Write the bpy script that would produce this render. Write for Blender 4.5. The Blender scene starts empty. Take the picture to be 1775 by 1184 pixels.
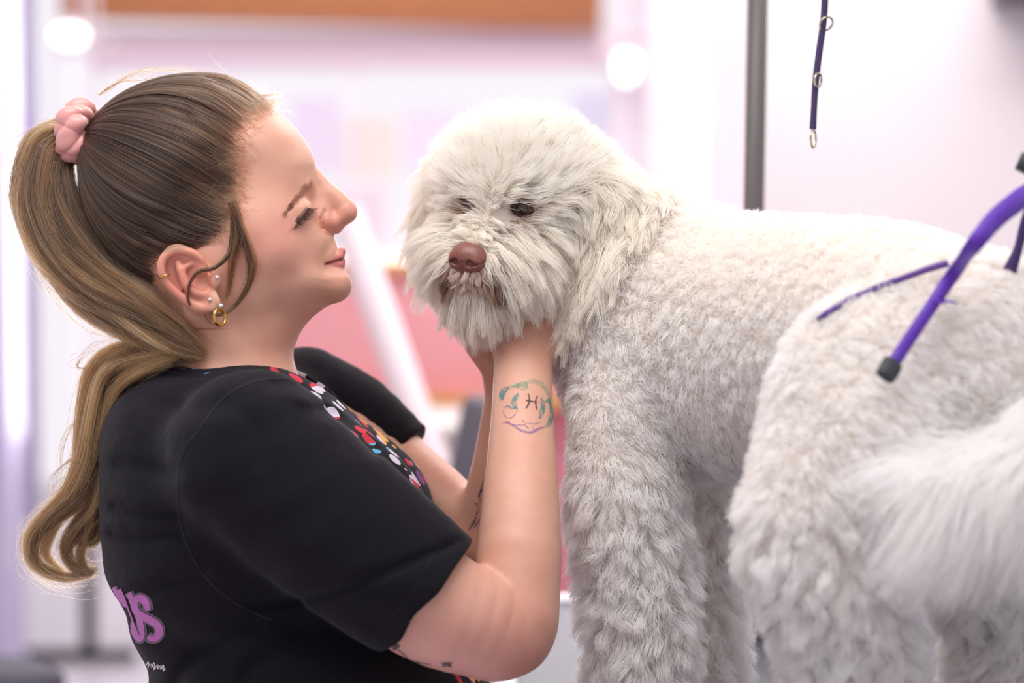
import bpy, bmesh, math, os
import numpy as np
from mathutils import Vector, Matrix
from mathutils.kdtree import KDTree
from mathutils.bvhtree import BVHTree
DEV = os.environ.get('DEVMODE', '')
rng = np.random.default_rng(7)
COL = bpy.context.scene.collection
# ------------------------------------------------------------------ units and frame
# All figures are modelled in half-millimetre units (x right, y down, z away), 1 unit = S metres,
# then turned into world metres once by W().
S = 0.0005
F = 4191.0
PITCH = math.radians(4.0)
TABLE_Z = 0.95
CAM = Vector((0.0, -F * S, TABLE_Z + 0.4815))
cp, sp = math.cos(PITCH), math.sin(PITCH)
def W(p):
    p = np.asarray(p, dtype=np.float64)
    x = (p[..., 0] - 887.5) * S; u = -(p[..., 1] - 592.0) * S; d = (p[..., 2] + F) * S
    return np.stack([CAM[0] + x, CAM[1] + d * cp + u * sp, CAM[2] + u * cp - d * sp], -1)
def C(px, py, w):
    k = 1 + w / F
    return np.array([887.5 + (px - 887.5) * k, 592 + (py - 592) * k, w], float)
# ------------------------------------------------------------------ signed distance tools
def sell(p, c, r, R=None):
    q = p - np.asarray(c, np.float32)
    if R is not None: q = q @ np.asarray(R, np.float32).T
    r = np.asarray(r, np.float32)
    k0 = np.sqrt(((q / r) ** 2).sum(-1)); k1 = np.sqrt(((q / (r * r)) ** 2).sum(-1)) + 1e-9
    return k0 * (k0 - 1) / k1
def scone(p, a, b, r1, r2):
    a = np.asarray(a, np.float32); b = np.asarray(b, np.float32)
    ba = b - a; pa = p - a
    h = np.clip((pa @ ba) / float(ba @ ba), 0, 1)
    d = pa - h[..., None] * ba
    return np.sqrt((d * d).sum(-1)) - (r1 + (r2 - r1) * h)
def chain(p, pts, rs, k=12):
    f = None
    for i in range(len(pts) - 1):
        g = scone(p, pts[i], pts[i + 1], rs[i], rs[i + 1])
        f = g if f is None else smin(f, g, k)
    return f
def smin(a, b, k):
    h = np.maximum(k - np.abs(a - b), 0) / k
    return np.minimum(a, b) - h * h * k * 0.25
def smax(a, b, k): return -smin(-a, -b, k)
def rot(ax, deg):
    return np.array(Matrix.Rotation(math.radians(deg), 3, ax))
def surf_nets(f, lo, hi, h, B=12):
    lo = np.asarray(lo, float); hi = np.asarray(hi, float)
    nb = np.ceil((hi - lo) / (h * B)).astype(int)
    n = nb * B + 1
    V = np.full(tuple(n), 1e3, np.float32)
    bi = np.stack(np.meshgrid(*[np.arange(k) for k in nb], indexing='ij'), -1).reshape(-1, 3)
    cen = (lo + (bi + .5) * B * h).astype(np.float32)
    fc = f(cen)
    rad = B * h * 0.87 * 1.35 + 6
    sgn = np.where(fc < 0, -1e3, 1e3)
    act = np.abs(fc) < rad
    for b, s in zip(bi[(~act) & (sgn < 0)], sgn):
        V[b[0]*B:b[0]*B+B+1, b[1]*B:b[1]*B+B+1, b[2]*B:b[2]*B+B+1] = -1e3
    loc = np.stack(np.meshgrid(*[np.arange(B + 1)] * 3, indexing='ij'), -1).reshape(-1, 3)
    A = bi[act]
    for s in range(0, len(A), 64):
        sub = A[s:s + 64]
        idx = (sub[:, None, :] * B + loc[None])
        vals = f((lo + idx.reshape(-1, 3) * h).astype(np.float32)).reshape(len(sub), B+1, B+1, B+1)
        for b, v in zip(sub, vals):
            V[b[0]*B:b[0]*B+B+1, b[1]*B:b[1]*B+B+1, b[2]*B:b[2]*B+B+1] = v
    neg = V < 0
    nx, ny, nz = (n - 1)
    c = np.zeros((nx, ny, nz), np.uint8)
    corners = [(i, j, k) for i in (0, 1) for j in (0, 1) for k in (0, 1)]
    for (i, j, k) in corners: c += neg[i:i+nx, j:j+ny, k:k+nz]
    cells = np.argwhere((c > 0) & (c < 8))
    cid = np.full((nx, ny, nz), -1, np.int64); cid[tuple(cells.T)] = np.arange(len(cells))
    acc = np.zeros((len(cells), 3)); cnt = np.zeros(len(cells))
    cv = {o: V[cells[:, 0]+o[0], cells[:, 1]+o[1], cells[:, 2]+o[2]] for o in corners}
    for a in corners:
        for ax in range(3):
            if a[ax] == 0:
                b = list(a); b[ax] = 1; b = tuple(b)
                va, vb = cv[a], cv[b]
                m = (va < 0) != (vb < 0)
                t = va[m] / (va[m] - vb[m])
                pt = np.tile(np.array(a, float), (m.sum(), 1)); pt[:, ax] = t
                acc[m] += pt; cnt[m] += 1
    P = lo + (cells + acc / cnt[:, None]) * h
    quads = []
    for ax in range(3):
        u, v = (ax + 1) % 3, (ax + 2) % 3
        sl0 = [slice(1, -1)] * 3; sl0[ax] = slice(0, -1); sl1 = list(sl0); sl1[ax] = slice(1, None)
        A0 = neg[tuple(sl0)]; A1 = neg[tuple(sl1)]
        e = np.argwhere(A0 != A1)
        off = np.array([1, 1, 1]); off[ax] = 0
        e = e + off
        flip = neg[tuple(e.T)]
        def cc(du, dv):
            q = e.copy(); q[:, u] -= du; q[:, v] -= dv
            return cid[tuple(q.T)]
        Q = np.stack([cc(1, 1), cc(0, 1), cc(0, 0), cc(1, 0)], -1)
        Q[~flip] = Q[~flip][:, ::-1]
        quads.append(Q)
    Q = np.concatenate(quads); Q = Q[(Q >= 0).all(1)]
    return P, Q
def grad(f, P, e=0.7):
    P = P.astype(np.float32); g = np.zeros_like(P)
    for a in range(3):
        d = np.zeros(3, np.float32); d[a] = e
        g[:, a] = (f(P + d) - f(P - d)) / (2 * e)
    return g
def project(f, P, it=2):
    for _ in range(it):
        g = grad(f, P); v = f(P.astype(np.float32))
        st = v / np.maximum((g * g).sum(1), 0.05)
        P = P - np.clip(st, -3, 3)[:, None] * g
    return P
def clean(P, Q):
    # keep the largest connected piece
    me = bpy.data.meshes.new('t'); 
    N = len(P); lab = np.arange(N)
    for _ in range(400):
        m = lab[Q].min(1); new = lab.copy()
        for k in range(4): np.minimum.at(new, Q[:, k], m)
        new = new[new]
        if (new == lab).all(): break
        lab = new
    bpy.data.meshes.remove(me)
    ids, ct = np.unique(lab, return_counts=True)
    keep = lab == ids[ct.argmax()]
    mp = np.cumsum(keep) - 1
    return P[keep], mp[Q[keep[Q[:, 0]]]]
def subdiv(P, Q, sel):
    """split the selected quads in four; neighbours at the border become n-gons"""
    E = {}
    newP = [P]; n = len(P)
    Qs = Q[sel]
    ed = np.concatenate([np.stack([Qs[:, k], Qs[:, (k + 1) % 4]], 1) for k in range(4)])
    ed.sort(axis=1)
    key = ed[:, 0].astype(np.int64) * n + ed[:, 1]
    uk, inv = np.unique(key, return_inverse=True)
    mid = (P[uk // n] + P[uk % n]) / 2
    m = len(Qs); inv = inv.reshape(4, m)
    e = inv + n
    cidx = n + len(uk) + np.arange(m)
    cen = P[Qs].mean(1)
    P2 = np.concatenate([P, mid, cen])
    out = [np.stack([Qs[:, k], e[k], cidx, e[(k - 1) % 4]], 1) for k in range(4)]
    faces = [np.concatenate(out)]
    rest = Q[~sel]
    ng = []
    if len(rest):
        hit = np.zeros((len(rest), 4), np.int64) - 1
        for k in range(4):
            a = np.minimum(rest[:, k], rest[:, (k+1) % 4]).astype(np.int64); b = np.maximum(rest[:, k], rest[:, (k+1) % 4])
            kk = a * n + b
            pos = np.searchsorted(uk, kk); pos[pos >= len(uk)] = 0
            ok = uk[pos] == kk
            hit[ok, k] = pos[ok] + n
        anyh = (hit >= 0).any(1)
        faces.append(rest[~anyh])
        for q, hh in zip(rest[anyh], hit[anyh]):
            f = []
            for k in range(4):
                f.append(int(q[k]))
                if hh[k] >= 0: f.append(int(hh[k]))
            ng.append(f)
    return P2, np.concatenate(faces), ng
def to_obj(name, P, Q, mats, parent=None, ngons=(), world=True, smooth=True, cols=None):
    me = bpy.data.meshes.new(name)
    V = W(P) if world else np.asarray(P, float)
    Q = np.asarray(Q)
    nq = len(Q); k = Q.shape[1] if nq else 4
    loops = [Q.reshape(-1)]; starts = [np.arange(nq) * k]; tot = [np.full(nq, k)]
    s = nq * k
    for g in ngons:
        loops.append(np.array(g)); starts.append(np.array([s])); tot.append(np.array([len(g)])); s += len(g)
    L = np.concatenate(loops).astype(np.int32); St = np.concatenate(starts).astype(np.int32)
    me.vertices.add(len(V)); me.vertices.foreach_set('co', V.astype(np.float32).ravel())
    me.loops.add(len(L)); me.loops.foreach_set('vertex_index', L)
    me.polygons.add(len(St)); me.polygons.foreach_set('loop_start', St)
    me.update(calc_edges=True); me.validate()
    if smooth: me.polygons.foreach_set('use_smooth', np.ones(len(me.polygons), bool))
    for m in (mats if isinstance(mats, (list, tuple)) else [mats]): me.materials.append(m)
    if cols is not None:
        for an, arr in cols.items():
            at = me.color_attributes.new(an, 'FLOAT_COLOR', 'POINT')
            a4 = np.ones((len(V), 4), np.float32); a4[:, :arr.shape[1]] = arr
            at.data.foreach_set('color', a4.ravel())
    o = bpy.data.objects.new(name, me); COL.objects.link(o)
    if parent is not None: o.parent = parent
    return o
def tag(o, label, cat, group=None, kind=None):
    if label: o['label'] = label
    if cat: o['category'] = cat
    if group: o['group'] = group
    if kind: o['kind'] = kind
    return o
def empty(name, loc=(0, 0, 0)):
    o = bpy.data.objects.new(name, None); COL.objects.link(o); o.location = loc; o.empty_display_size = .05
    return o
def kids_of(root, loc):
    """give an empty its place without moving children that were built in world metres"""
    for ch in root.children: ch.matrix_parent_inverse = Matrix.Translation(loc).inverted()
    root.location = loc
# ------------------------------------------------------------------ materials
def mat(name, col=(.8, .8, .8), rough=.6, metal=0., spec=.5, sss=0., sssr=(1, .3, .15), sheen=0., trans=0., emit=None, es=1., alpha=1.):
    m = bpy.data.materials.new(name); m.use_nodes = True
    b = m.node_tree.nodes['Principled BSDF']
    b.inputs['Base Color'].default_value = (*col, 1); b.inputs['Roughness'].default_value = rough
    b.inputs['Metallic'].default_value = metal; b.inputs['Specular IOR Level'].default_value = spec
    if sss: b.inputs['Subsurface Weight'].default_value = sss; b.inputs['Subsurface Radius'].default_value = sssr; b.inputs['Subsurface Scale'].default_value = .004
    if sheen: b.inputs['Sheen Weight'].default_value = sheen
    if trans: b.inputs['Transmission Weight'].default_value = trans
    if emit: b.inputs['Emission Color'].default_value = (*emit, 1); b.inputs['Emission Strength'].default_value = es
    return m
def nd(m, typ, **kw):
    n = m.node_tree.nodes.new(typ)
    for k, v in kw.items(): setattr(n, k, v)
    return n
def lk(m, a, b): m.node_tree.links.new(a, b)
def bsdf(m): return m.node_tree.nodes['Principled BSDF']
def srgb(r, g, b):
    f = lambda c: (c / 255 / 12.92) if c / 255 <= .04045 else ((c / 255 + .055) / 1.055) ** 2.4
    return (f(r), f(g), f(b))
# ------------------------------------------------------------------ strands
def strands(name, pts, rad, m, parent, tip=0.25, root=1.0, cols=None):
    """pts (N,K,3) in figure units, rad radius at the root in units (scalar or N)"""
    N, K = pts.shape[:2]
    hc = bpy.data.hair_curves.new(name)
    hc.add_curves([K] * N)
    hc.position_data.foreach_set('vector', W(pts.reshape(-1, 3)).astype(np.float32).ravel())
    t = np.linspace(0, 1, K)
    prof = root * (1 - t ** 1.6) + tip * t ** 1.6
    r = (np.broadcast_to(np.asarray(rad, float).reshape(-1, 1), (N, 1)) * prof[None]) * S
    at = hc.attributes.get('radius') or hc.attributes.new('radius', 'FLOAT', 'POINT')
    at.data.foreach_set('value', r.astype(np.float32).ravel())
    if cols is not None:
        ca = hc.attributes.new('tint', 'FLOAT_COLOR', 'POINT')
        c4 = np.ones((N, K, 4), np.float32); c4[..., :3] = cols if cols.ndim == 3 else cols[:, None, :]
        ca.data.foreach_set('color', c4.ravel())
    hc.materials.append(m)
    o = bpy.data.objects.new(name, hc); COL.objects.link(o)
    if parent is not None: o.parent = parent
    return o
def catmull(pts, n):
    pts = np.asarray(pts, float); m = len(pts)
    t = np.linspace(0, m - 1, n); i = np.clip(t.astype(int), 0, m - 2); u = (t - i)[:, None]
    g = lambda k: pts[np.clip(k, 0, m - 1)]
    p0, p1, p2, p3 = g(i - 1), g(i), g(i + 1), g(i + 2)
    return .5 * ((2 * p1) + (-p0 + p2) * u + (2*p0 - 5*p1 + 4*p2 - p3) * u**2 + (-p0 + 3*p1 - 3*p2 + p3) * u**3)
def tube(pts, rs, seg=10, flat=1.0, caps=True):
    pts = np.asarray(pts, float); n = len(pts); rs = np.broadcast_to(np.asarray(rs, float), (n,))
    T = np.gradient(pts, axis=0); T /= np.linalg.norm(T, axis=1)[:, None] + 1e-9
    up = np.array([0., 0, 1]) if abs(T[0][2]) < .9 else np.array([0., 1, 0])
    N = np.zeros_like(T); a = np.cross(T[0], up); N[0] = a / np.linalg.norm(a)
    for i in range(1, n):
        v = N[i-1] - T[i] * (N[i-1] @ T[i]); N[i] = v / (np.linalg.norm(v) + 1e-9)
    Bn = np.cross(T, N)
    th = np.arange(seg) * 2 * math.pi / seg
    V = pts[:, None] + rs[:, None, None] * (np.cos(th)[None, :, None] * N[:, None] + flat * np.sin(th)[None, :, None] * Bn[:, None])
    V = V.reshape(-1, 3)
    f = []
    for i in range(n - 1):
        for j in range(seg):
            j2 = (j + 1) % seg
            f.append((i*seg+j, i*seg+j2, (i+1)*seg+j2, (i+1)*seg+j))
    ng = [list(range(seg))[::-1], list(range((n-1)*seg, n*seg))] if caps else []
    return V, np.array(f), ng
# ================================================================== WOMAN
def chain0(p, pts, rs, k=0):
    n = (len(pts) - 1) * 3 + 1
    a = catmull(np.asarray(pts, float), n); r = np.interp(np.linspace(0, 1, n), np.linspace(0, 1, len(rs)), rs)
    f = scone(p, a[0], a[1], r[0], r[1])
    for i in range(1, n - 1): f = np.minimum(f, scone(p, a[i], a[i + 1], r[i], r[i + 1]))
    return f
def gblur(A, s):
    r = int(3 * s) + 1; k = np.exp(-np.arange(-r, r + 1) ** 2 / (2 * s * s)); k /= k.sum()
    A = np.apply_along_axis(lambda v: np.convolve(np.pad(v, r, mode='edge'), k, 'valid'), 0, A)
    return np.apply_along_axis(lambda v: np.convolve(np.pad(v, r, mode='edge'), k, 'valid'), 1, A)
HOUT = np.array([(445,165),(472,184),(497,207),(521,232),(539,260),(548,283),(549,303),(552,325),(558,350),(564,375),(572,398),(580,412),
 (586,428),(588,441),(588,452),(589,461),(598,467),(608,480),(611.5,496),(607,511),(594,522.6),(571,530),(552,543),(526,563),(500,580),(468,588),
 (425,586),(380,580),(340,565),(300,545),(250,515),(205,465),(172,400),(158,330),(162,262),(190,208),(236,170),(300,146),(370,141),(415,149)], float)
def poly_field(poly, x0, y0, nx, ny, st=2):
    X, Y = np.meshgrid(np.arange(x0, x0 + nx, st), np.arange(y0, y0 + ny, st), indexing='ij')
    p = np.stack([X, Y], -1).reshape(-1, 2).astype(float)
    d = np.full(len(p), 1e9); ins = np.zeros(len(p), bool)
    for i in range(len(poly)):
        a, b = poly[i], poly[(i + 1) % len(poly)]
        ba = b - a; pa = p - a; h = np.clip((pa @ ba) / (ba @ ba), 0, 1)
        d = np.minimum(d, np.linalg.norm(pa - h[:, None] * ba, axis=1))
        c = (a[1] > p[:, 1]) != (b[1] > p[:, 1])
        with np.errstate(divide='ignore', invalid='ignore'):
            xi = a[0] + (p[:, 1] - a[1]) * (b[0] - a[0]) / (b[1] - a[1])
        ins ^= c & (p[:, 0] < xi)
    return X, Y, np.where(ins, d, -d).reshape(X.shape)
GX0, GY0, GST = 60, 60, 2
X_, Y_, D_ = poly_field(catmull(np.vstack([HOUT, HOUT[:1]]), 200)[:-1], GX0, GY0, 660, 620, GST)
# radius of curvature of the head across the face, by place
RC = [((300,300),150),((180,300),150),((300,150),150),((470,220),132),((540,280),105),((550,320),90),((565,370),82),((520,370),125),((450,400),132),
      ((590,440),62),((608,490),50),((580,525),48),((545,500),85),((500,560),70),((430,520),118),((380,480),128),((330,560),110),((480,450),128),((400,580),100)]
wsum = 0; rsum = 0
for (cx, cy), r in RC:
    w = 1 / ((X_ - cx) ** 2 + (Y_ - cy) ** 2 + 600.) ** 1.5; wsum = wsum + w; rsum = rsum + w * r
R_ = rsum / wsum
YAW = math.radians(4.0); cY, sY = math.cos(YAW), math.sin(YAW)
HPIV = (330., 0.)
def to_head(p):      # figure space -> head space
    x = p[..., 0] - HPIV[0]; z = p[..., 2]
    return np.stack([HPIV[0] + x * cY - z * sY, p[..., 1], x * sY + z * cY], -1)
def from_head(p):
    p = np.asarray(p, float); x = p[..., 0] - HPIV[0]; z = p[..., 2]
    return np.stack([HPIV[0] + x * cY + z * sY, p[..., 1], -x * sY + z * cY], -1)
def L(px, py, z):      # image place and half-width -> mirrored head space
    q = to_head(C(px, py, -z)); return (float(q[0]), float(q[1]), abs(float(q[2])))
def bump(cx, cy, sx, sy, a, ang=0):
    cx, cy, _ = L(cx, cy, 90); c, s = math.cos(math.radians(ang)), math.sin(math.radians(ang))
    u = (X_ - cx) * c + (Y_ - cy) * s; v = -(X_ - cx) * s + (Y_ - cy) * c
    return a * np.exp(-(u * u / (2 * sx * sx) + v * v / (2 * sy * sy)))
B_ = (bump(526, 347, 15, 14, -15, -30) + bump(536, 380, 20, 10, -7, 30)      # eye hollow
     + bump(505, 425, 34, 28, 9, 30)            # cheek apple
     + bump(567, 425, 6, 22, -5, 28)            # fold beside the mouth
     + bump(561, 463, 7, 9, -6) + bump(545, 482, 14, 16, 4)
     + bump(524, 333, 24, 8, 5, -50)            # brow ridge
     + bump(420, 330, 45, 45, -7)               # temple
     + bump(480, 510, 50, 26, 5, -20)
     + bump(588, 470, 12, 5, -4))
Db = gblur(D_, 9); Db2 = gblur(D_, 22)
k1 = np.clip((D_ - 12) / 30, 0, 1); k2 = np.clip((D_ - 50) / 60, 0, 1); k1 = k1 * k1 * (3 - 2 * k1); k2 = k2 * k2 * (3 - 2 * k2)
D_ = (D_ * (1 - k1) + Db * k1) * (1 - k2) + Db2 * k2
Dg, Rg, Bg = D_.astype(np.float32), gblur(R_, 2).astype(np.float32), B_.astype(np.float32)
def samp(G, x, y):
    u = np.clip((x - GX0) / GST, 0, G.shape[0] - 1.01); v = np.clip((y - GY0) / GST, 0, G.shape[1] - 1.01)
    i = u.astype(int); j = v.astype(int); a = u - i; b = v - j
    return (G[i, j] * (1-a) * (1-b) + G[i+1, j] * a * (1-b) + G[i, j+1] * (1-a) * b + G[i+1, j+1] * a * b)
def head_sdf(p):
    q = to_head(p).astype(np.float32); x, y, z = q[..., 0], q[..., 1], q[..., 2]
    az = np.abs(z)
    d = samp(Dg, x, y); R = samp(Rg, x, y)
    ox = np.maximum(np.maximum(GX0 - x, x - GX0 - 655), 0) + np.maximum(np.maximum(GY0 - y, y - GY0 - 615), 0); d = d - ox
    f = np.where(d < R, np.hypot(R - d, az), az) - R
    f = f - samp(Bg, x, y) * np.clip(az / 40, 0, 1)
    s = np.stack([x, y, az], -1)
    # nose
    n = chain0(q, [(547, 306, 0), (566, 326, 0), (585, 344, 0), (600, 362, 0)], [13, 13, 15, 18], 8)
    n = smin(n, sell(q, (603.5, 370.5, 0), (17, 15.5, 18)), 9)
    n = smin(n, scone(s, (604, 371, 7), (585, 387, 14), 12, 9), 8)
    n = smin(n, scone(q, (600, 378, 0), (586, 398, 0), 9, 8), 10)
    n = smin(n, sell(s, L(576, 388, 24), (15, 14.5, 13)), 8)         # wing
    n = smin(n, scone(s, (560, 345, 0), (563, 385, 14), 18, 18), 14)
    f = smin(f, n, 10)
    f = smax(f, -chain(s, [L(563, 366, 42), L(557, 380, 46), L(559, 397, 44), L(567, 406, 38)], [1.0, 2.0, 2.0, 1.0], 2), 7)      # crease round the wing
    ul = smin(scone(s, (594.5, 437, 0), L(588, 445, 27), 7.2, 5.5), scone(s, L(588, 445, 27), L(567, 456, 47), 5.5, 2.0), 5)
    ll = smin(scone(s, (593, 454, 0), L(588, 459, 26), 8.0, 6.5), scone(s, L(588, 459, 26), L(568, 459, 46), 6.5, 2.0), 5)
    f = smin(f, ul, 5); f = smin(f, ll, 5)
    f = smax(f, -mouth_line(s), 3.5)
    lid = sell(s, L(512, 373, 60), (33, 26, 33), rot('Z', 40))
    f = smin(f, lid, 16)
    f = smax(f, -lash_line(s, 1.5), 4)
    f = smax(f, -(chain(s, [L(536, 338, 74), L(522, 347, 90), L(506, 358, 98), L(492, 374, 103)], [1.0, 1.3, 1.3, 1.0], 2)), 7)
    return smin(f, ear_sdf(s), 5)
def mouth_line(s):
    return smin(scone(s, (603, 445.5, 0), L(592, 450.5, 30), 1.1, 1.2), scone(s, L(592, 450.5, 30), L(563, 458, 57), 1.2, 1.6), 2)
LASH = [L(533, 361, 84), L(524, 374, 92), L(511, 386, 97), L(495, 393, 100)]
def lash_line(s, r): return chain(s, LASH[:3] + [tuple(np.array(LASH[2]) * .35 + np.array(LASH[3]) * .65)], [r * .8, r, r, r * .3], 2)
def ear_sdf(s):
    out = np.full(s.shape[:-1], 40., np.float32)
    m = (s[..., 0] > 270) & (s[..., 0] < 430) & (s[..., 1] > 400) & (s[..., 1] < 570) & (s[..., 2] > 95)
    if m.any(): out[m] = ear_in(s[m])
    return out
EC = L(322, 478, 148)
def ear_in(s):
    tilt = rot('Z', 27)
    e = sell(s, L(318, 474, 143), (38, 52, 8), tilt)
    e = smin(e, sell(s, L(353, 520, 141), (24, 20, 8), tilt), 10)
    e = smin(e, scone(s, L(340, 480, 118), L(325, 478, 138), 26, 24), 12)
    e = smax(e, -sell(s, L(318, 474, 156), (33, 42, 13), tilt), 6)
    hel = [L(*h) for h in [(358, 470, 136), (348, 450, 146), (330, 437, 151), (305, 434, 153), (285, 445, 155), (279, 464, 156), (286, 486, 155), (303, 505, 153), (323, 521, 151), (345, 533, 148), (366, 534, 145)]]
    e = smin(e, chain0(s, hel, [4, 6, 7, 7, 7, 7, 6.5, 6.5, 7, 8, 8]), 4)
    e = smin(e, chain0(s, [L(308, 455, 146), L(315, 474, 151), L(323, 494, 153), (L(340, 508, 151)), L(356, 512, 148)], [5, 7, 8, 8, 6]), 6)
    e = smin(e, scone(s, L(330, 458, 146), L(314, 468, 149), 4, 6), 6)
    e = smax(e, -sell(s, L(352, 488, 152), (16, 15, 14), tilt), 5)
    e = smin(e, sell(s, L(372, 486, 143), (9, 13, 7)), 5)
    return smin(e, sell(s, L(364, 524, 145), (17, 14, 7)), 5)
def gate(p, f, lo, hi, pad=30.):
    lo = np.asarray(lo, np.float32); hi = np.asarray(hi, np.float32)
    d = np.maximum(np.maximum(lo - p, p - hi), 0); d = np.sqrt((d * d).sum(-1))
    out = d + pad; m = d < 1
    if m.any(): out[m] = np.minimum(f(p[m]), 1e3)
    return out.astype(np.float32)
# arms: joints as (image x, image y, depth)
R_SH = C(455, 800, -270); R_HEM = C(735, 1040, -300); R_EL = C(885, 1092, -255); R_WR = C(907, 608, -5)
L_SH = C(540, 715, 290); L_EL = C(838, 935, 170); L_WR = C(884, 655, 110)
def hand(s, wrist, palm_dir, side, palm_n, mirror=1):
    """skinned fingers: wrist point, direction of the palm, side axis (towards the thumb), palm normal (inside)"""
    d, t, n = [np.asarray(v, float) / np.linalg.norm(v) for v in (palm_dir, side, palm_n)]
    P = lambda a, b, c: wrist + d * a + t * b + n * c
    f = sell(s, P(78, 0, 6), (1, 1, 1)) * 0 + 1e3
    R = np.stack([d, t, n])
    f = sell(s, P(70, 0, 4), (88, 76, 27), R)
    f = smin(f, scone(s, P(0, 0, 0), P(45, 0, 2), 44, 44), 26)
    f = smin(f, scone(s, P(30, 38, 16), P(72, 66, 26), 30, 21), 14)           # ball of the thumb
    base = [(140, 58, 0, 78), (150, 20, -2, 88), (146, -18, 0, 80), (132, -54, 4, 64)]
    for i, (a, b, c, L) in enumerate(base):
        spread = (1.5 - i) * 0.09
        dd = d + t * spread; dd /= np.linalg.norm(dd)
        p0 = P(a - 40, b * .85, c); p1 = P(a, b, c)
        c1, c2, c3 = .35 + .05 * i, .85, 1.25
        v = lambda an: dd * math.cos(an) + n * math.sin(an)
        p2 = p1 + v(c1) * L * .52; p3 = p2 + v(c2) * L * .33; p4 = p3 + v(c3) * L * .24
        f = smin(f, chain(s, [p0, p1, p2, p3, p4], [20, 18.5, 16.5, 15, 12], 6), 7)
    th = [P(60, 62, 24), P(96, 92, 34), P(126, 98, 46), P(150, 90, 58)]
    return smin(f, chain(s, th, [22, 19, 17, 13], 6), 9)
R_HAND = (np.array([.30, -.86, .38]), np.array([-.88, -.12, .30]), np.array([-.216, -.454, -.785]))
L_HAND = (np.array([-.20, -.88, .42]), np.array([.86, -.10, .40]), np.array([.30, -.56, -.76]))
def arm_near(p):
    up = chain0(p, [R_SH, C(600, 925, -300), R_HEM, C(820, 1078, -280), C(862, 1096, -262)], [98, 104, 97, 88, 76])
    up = smin(up, sell(p, C(862, 1100, -258), (74, 68, 74)), 24)
    fo = chain0(p, [C(894, 1070, -250), C(900, 960, -215), C(903, 850, -160), C(905, 740, -95), R_WR], [71, 70, 63, 54, 48])
    f = smin(up, fo, 6)
    f = smin(f, sell(p, C(912, 1112, -258), (36, 40, 40)), 26)
    return smin(f, gate(p, lambda q: hand(q, R_WR, *R_HAND), (750, 330, -260), (1080, 680, 260)), 22)
def arm_far(p):
    l = chain0(p, [L_SH, C(700, 825, 245), L_EL], [105, 72, 56])
    l2 = chain0(p, [L_EL, C(868, 800, 115), L_WR], [58, 50, 40])
    l = smin(l, l2, 16)
    return smin(l, gate(p, lambda q: hand(q, L_WR, *L_HAND), (700, 380, -230), (1060, 680, 260)), 18)
def arms_sdf(p):
    return np.minimum(gate(p, arm_near, (300, 330, -460), (1080, 1240, 260)), gate(p, arm_far, (400, 380, -230), (1060, 1040, 440)))
def torso_core(p, g=0.):
    f = sell(p, (424, 905, 0), (246 + g, 285 + g, 300 + g))
    f = smin(f, sell(p, (382, 795, 0), (190 + g, 148 + g, 290 + g)), 60)
    a = p.copy(); a[..., 2] = np.abs(a[..., 2])
    f = smin(f, sell(a, (600, 905, 105), (150 + g, 150 + g, 135 + g)), 80)
    f = smin(f, sell(p, (560, 1260, 0), (300 + g, 280 + g, 310 + g)), 110)
    return f
def neck_sdf(p):
    f = chain(p, [(385, 500, 0), (395, 590, 0), (385, 660, 0), (380, 760, 0)], [112, 106, 108, 130], 30)
    # strap muscle from behind the ear, and the collarbones
    a = p.copy(); a[..., 2] = np.abs(a[..., 2])
    f = smin(f, chain(a, [(352, 545, 100), (400, 600, 88), (450, 655, 55)], [22, 20, 18], 12), 26)
    return f
def body_sdf(p):
    p = p.astype(np.float32)
    h = gate(p, head_sdf, (110, 90, -200), (650, 640, 200), 50)
    f = smin(h, neck_sdf(p), 44)
    t = torso_core(p, -26)
    t = smin(t, scone(p, (400, 760, -230), (400, 760, 230), 60, 60), 60)
    f = smin(f, t, 60)
    return smin(f, arms_sdf(p), 20)
def build_body():
    P, Q = surf_nets(body_sdf, (130, 100, -460), (1040, 1300, 460), 8.0)
    P, Q = clean(P, Q)
    P = project(body_sdf, P, 2)
    P, Q, _ = subdiv(P, Q, np.ones(len(Q), bool)); P = project(body_sdf, P, 1)
    c = P[Q].mean(1)
    sel = ((c[:, 1] < 600) | (c[:, 0] > 770) & (c[:, 2] < 20)) & (c[:, 2] < 60)
    P, Q, ng = subdiv(P, Q, sel)
    P = project(body_sdf, P, 1)
    if ng:       # turn border n-gons into part of the list
        pass
    c = P[Q].mean(1)
    sel = (c[:, 1] < 560) & (c[:, 2] < 30) & ((c[:, 0] > 470) | ((c[:, 0] < 400) & (c[:, 0] > 260) & (c[:, 1] > 415)))
    if sel.any():
        n0 = ng
        P, Q, ng = subdiv(P, Q, sel); ng = n0 + ng
        P = project(body_sdf, P, 1)
    x, y, z = P.T
    a = np.array([806., 944.]); b = np.array([884., 1040.]); t = np.clip(((x - a[0]) * (b[0] - a[0]) + (y - a[1]) * (b[1] - a[1])) / ((b - a) ** 2).sum(), 0, 1)
    dl = np.hypot(x - a[0] - t * (b[0] - a[0]), y - a[1] - t * (b[1] - a[1]))
    w = np.clip((dl - 8) / 30, 0, 1) * np.clip((y - 640) / 60, 0, 1) * np.clip((x - 640) / 40, 0, 1) * np.clip((250 - z) / 40, 0, 1)
    return smooth_mesh(P, Q, w, 26), Q, ng
def smooth_mesh(P, Q, w, it):
    E = np.concatenate([Q[:, [0, 1]], Q[:, [1, 2]], Q[:, [2, 3]], Q[:, [3, 0]]]); E = np.concatenate([E, E[:, ::-1]])
    n = len(P); cnt = np.bincount(E[:, 0], minlength=n).astype(float)
    for _ in range(it):
        m = np.stack([np.bincount(E[:, 0], weights=P[E[:, 1], k], minlength=n) for k in range(3)], -1) / np.maximum(cnt, 1)[:, None]
        P = P + (m - P) * (w * (cnt > 0) * .6)[:, None]
    return P
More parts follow.
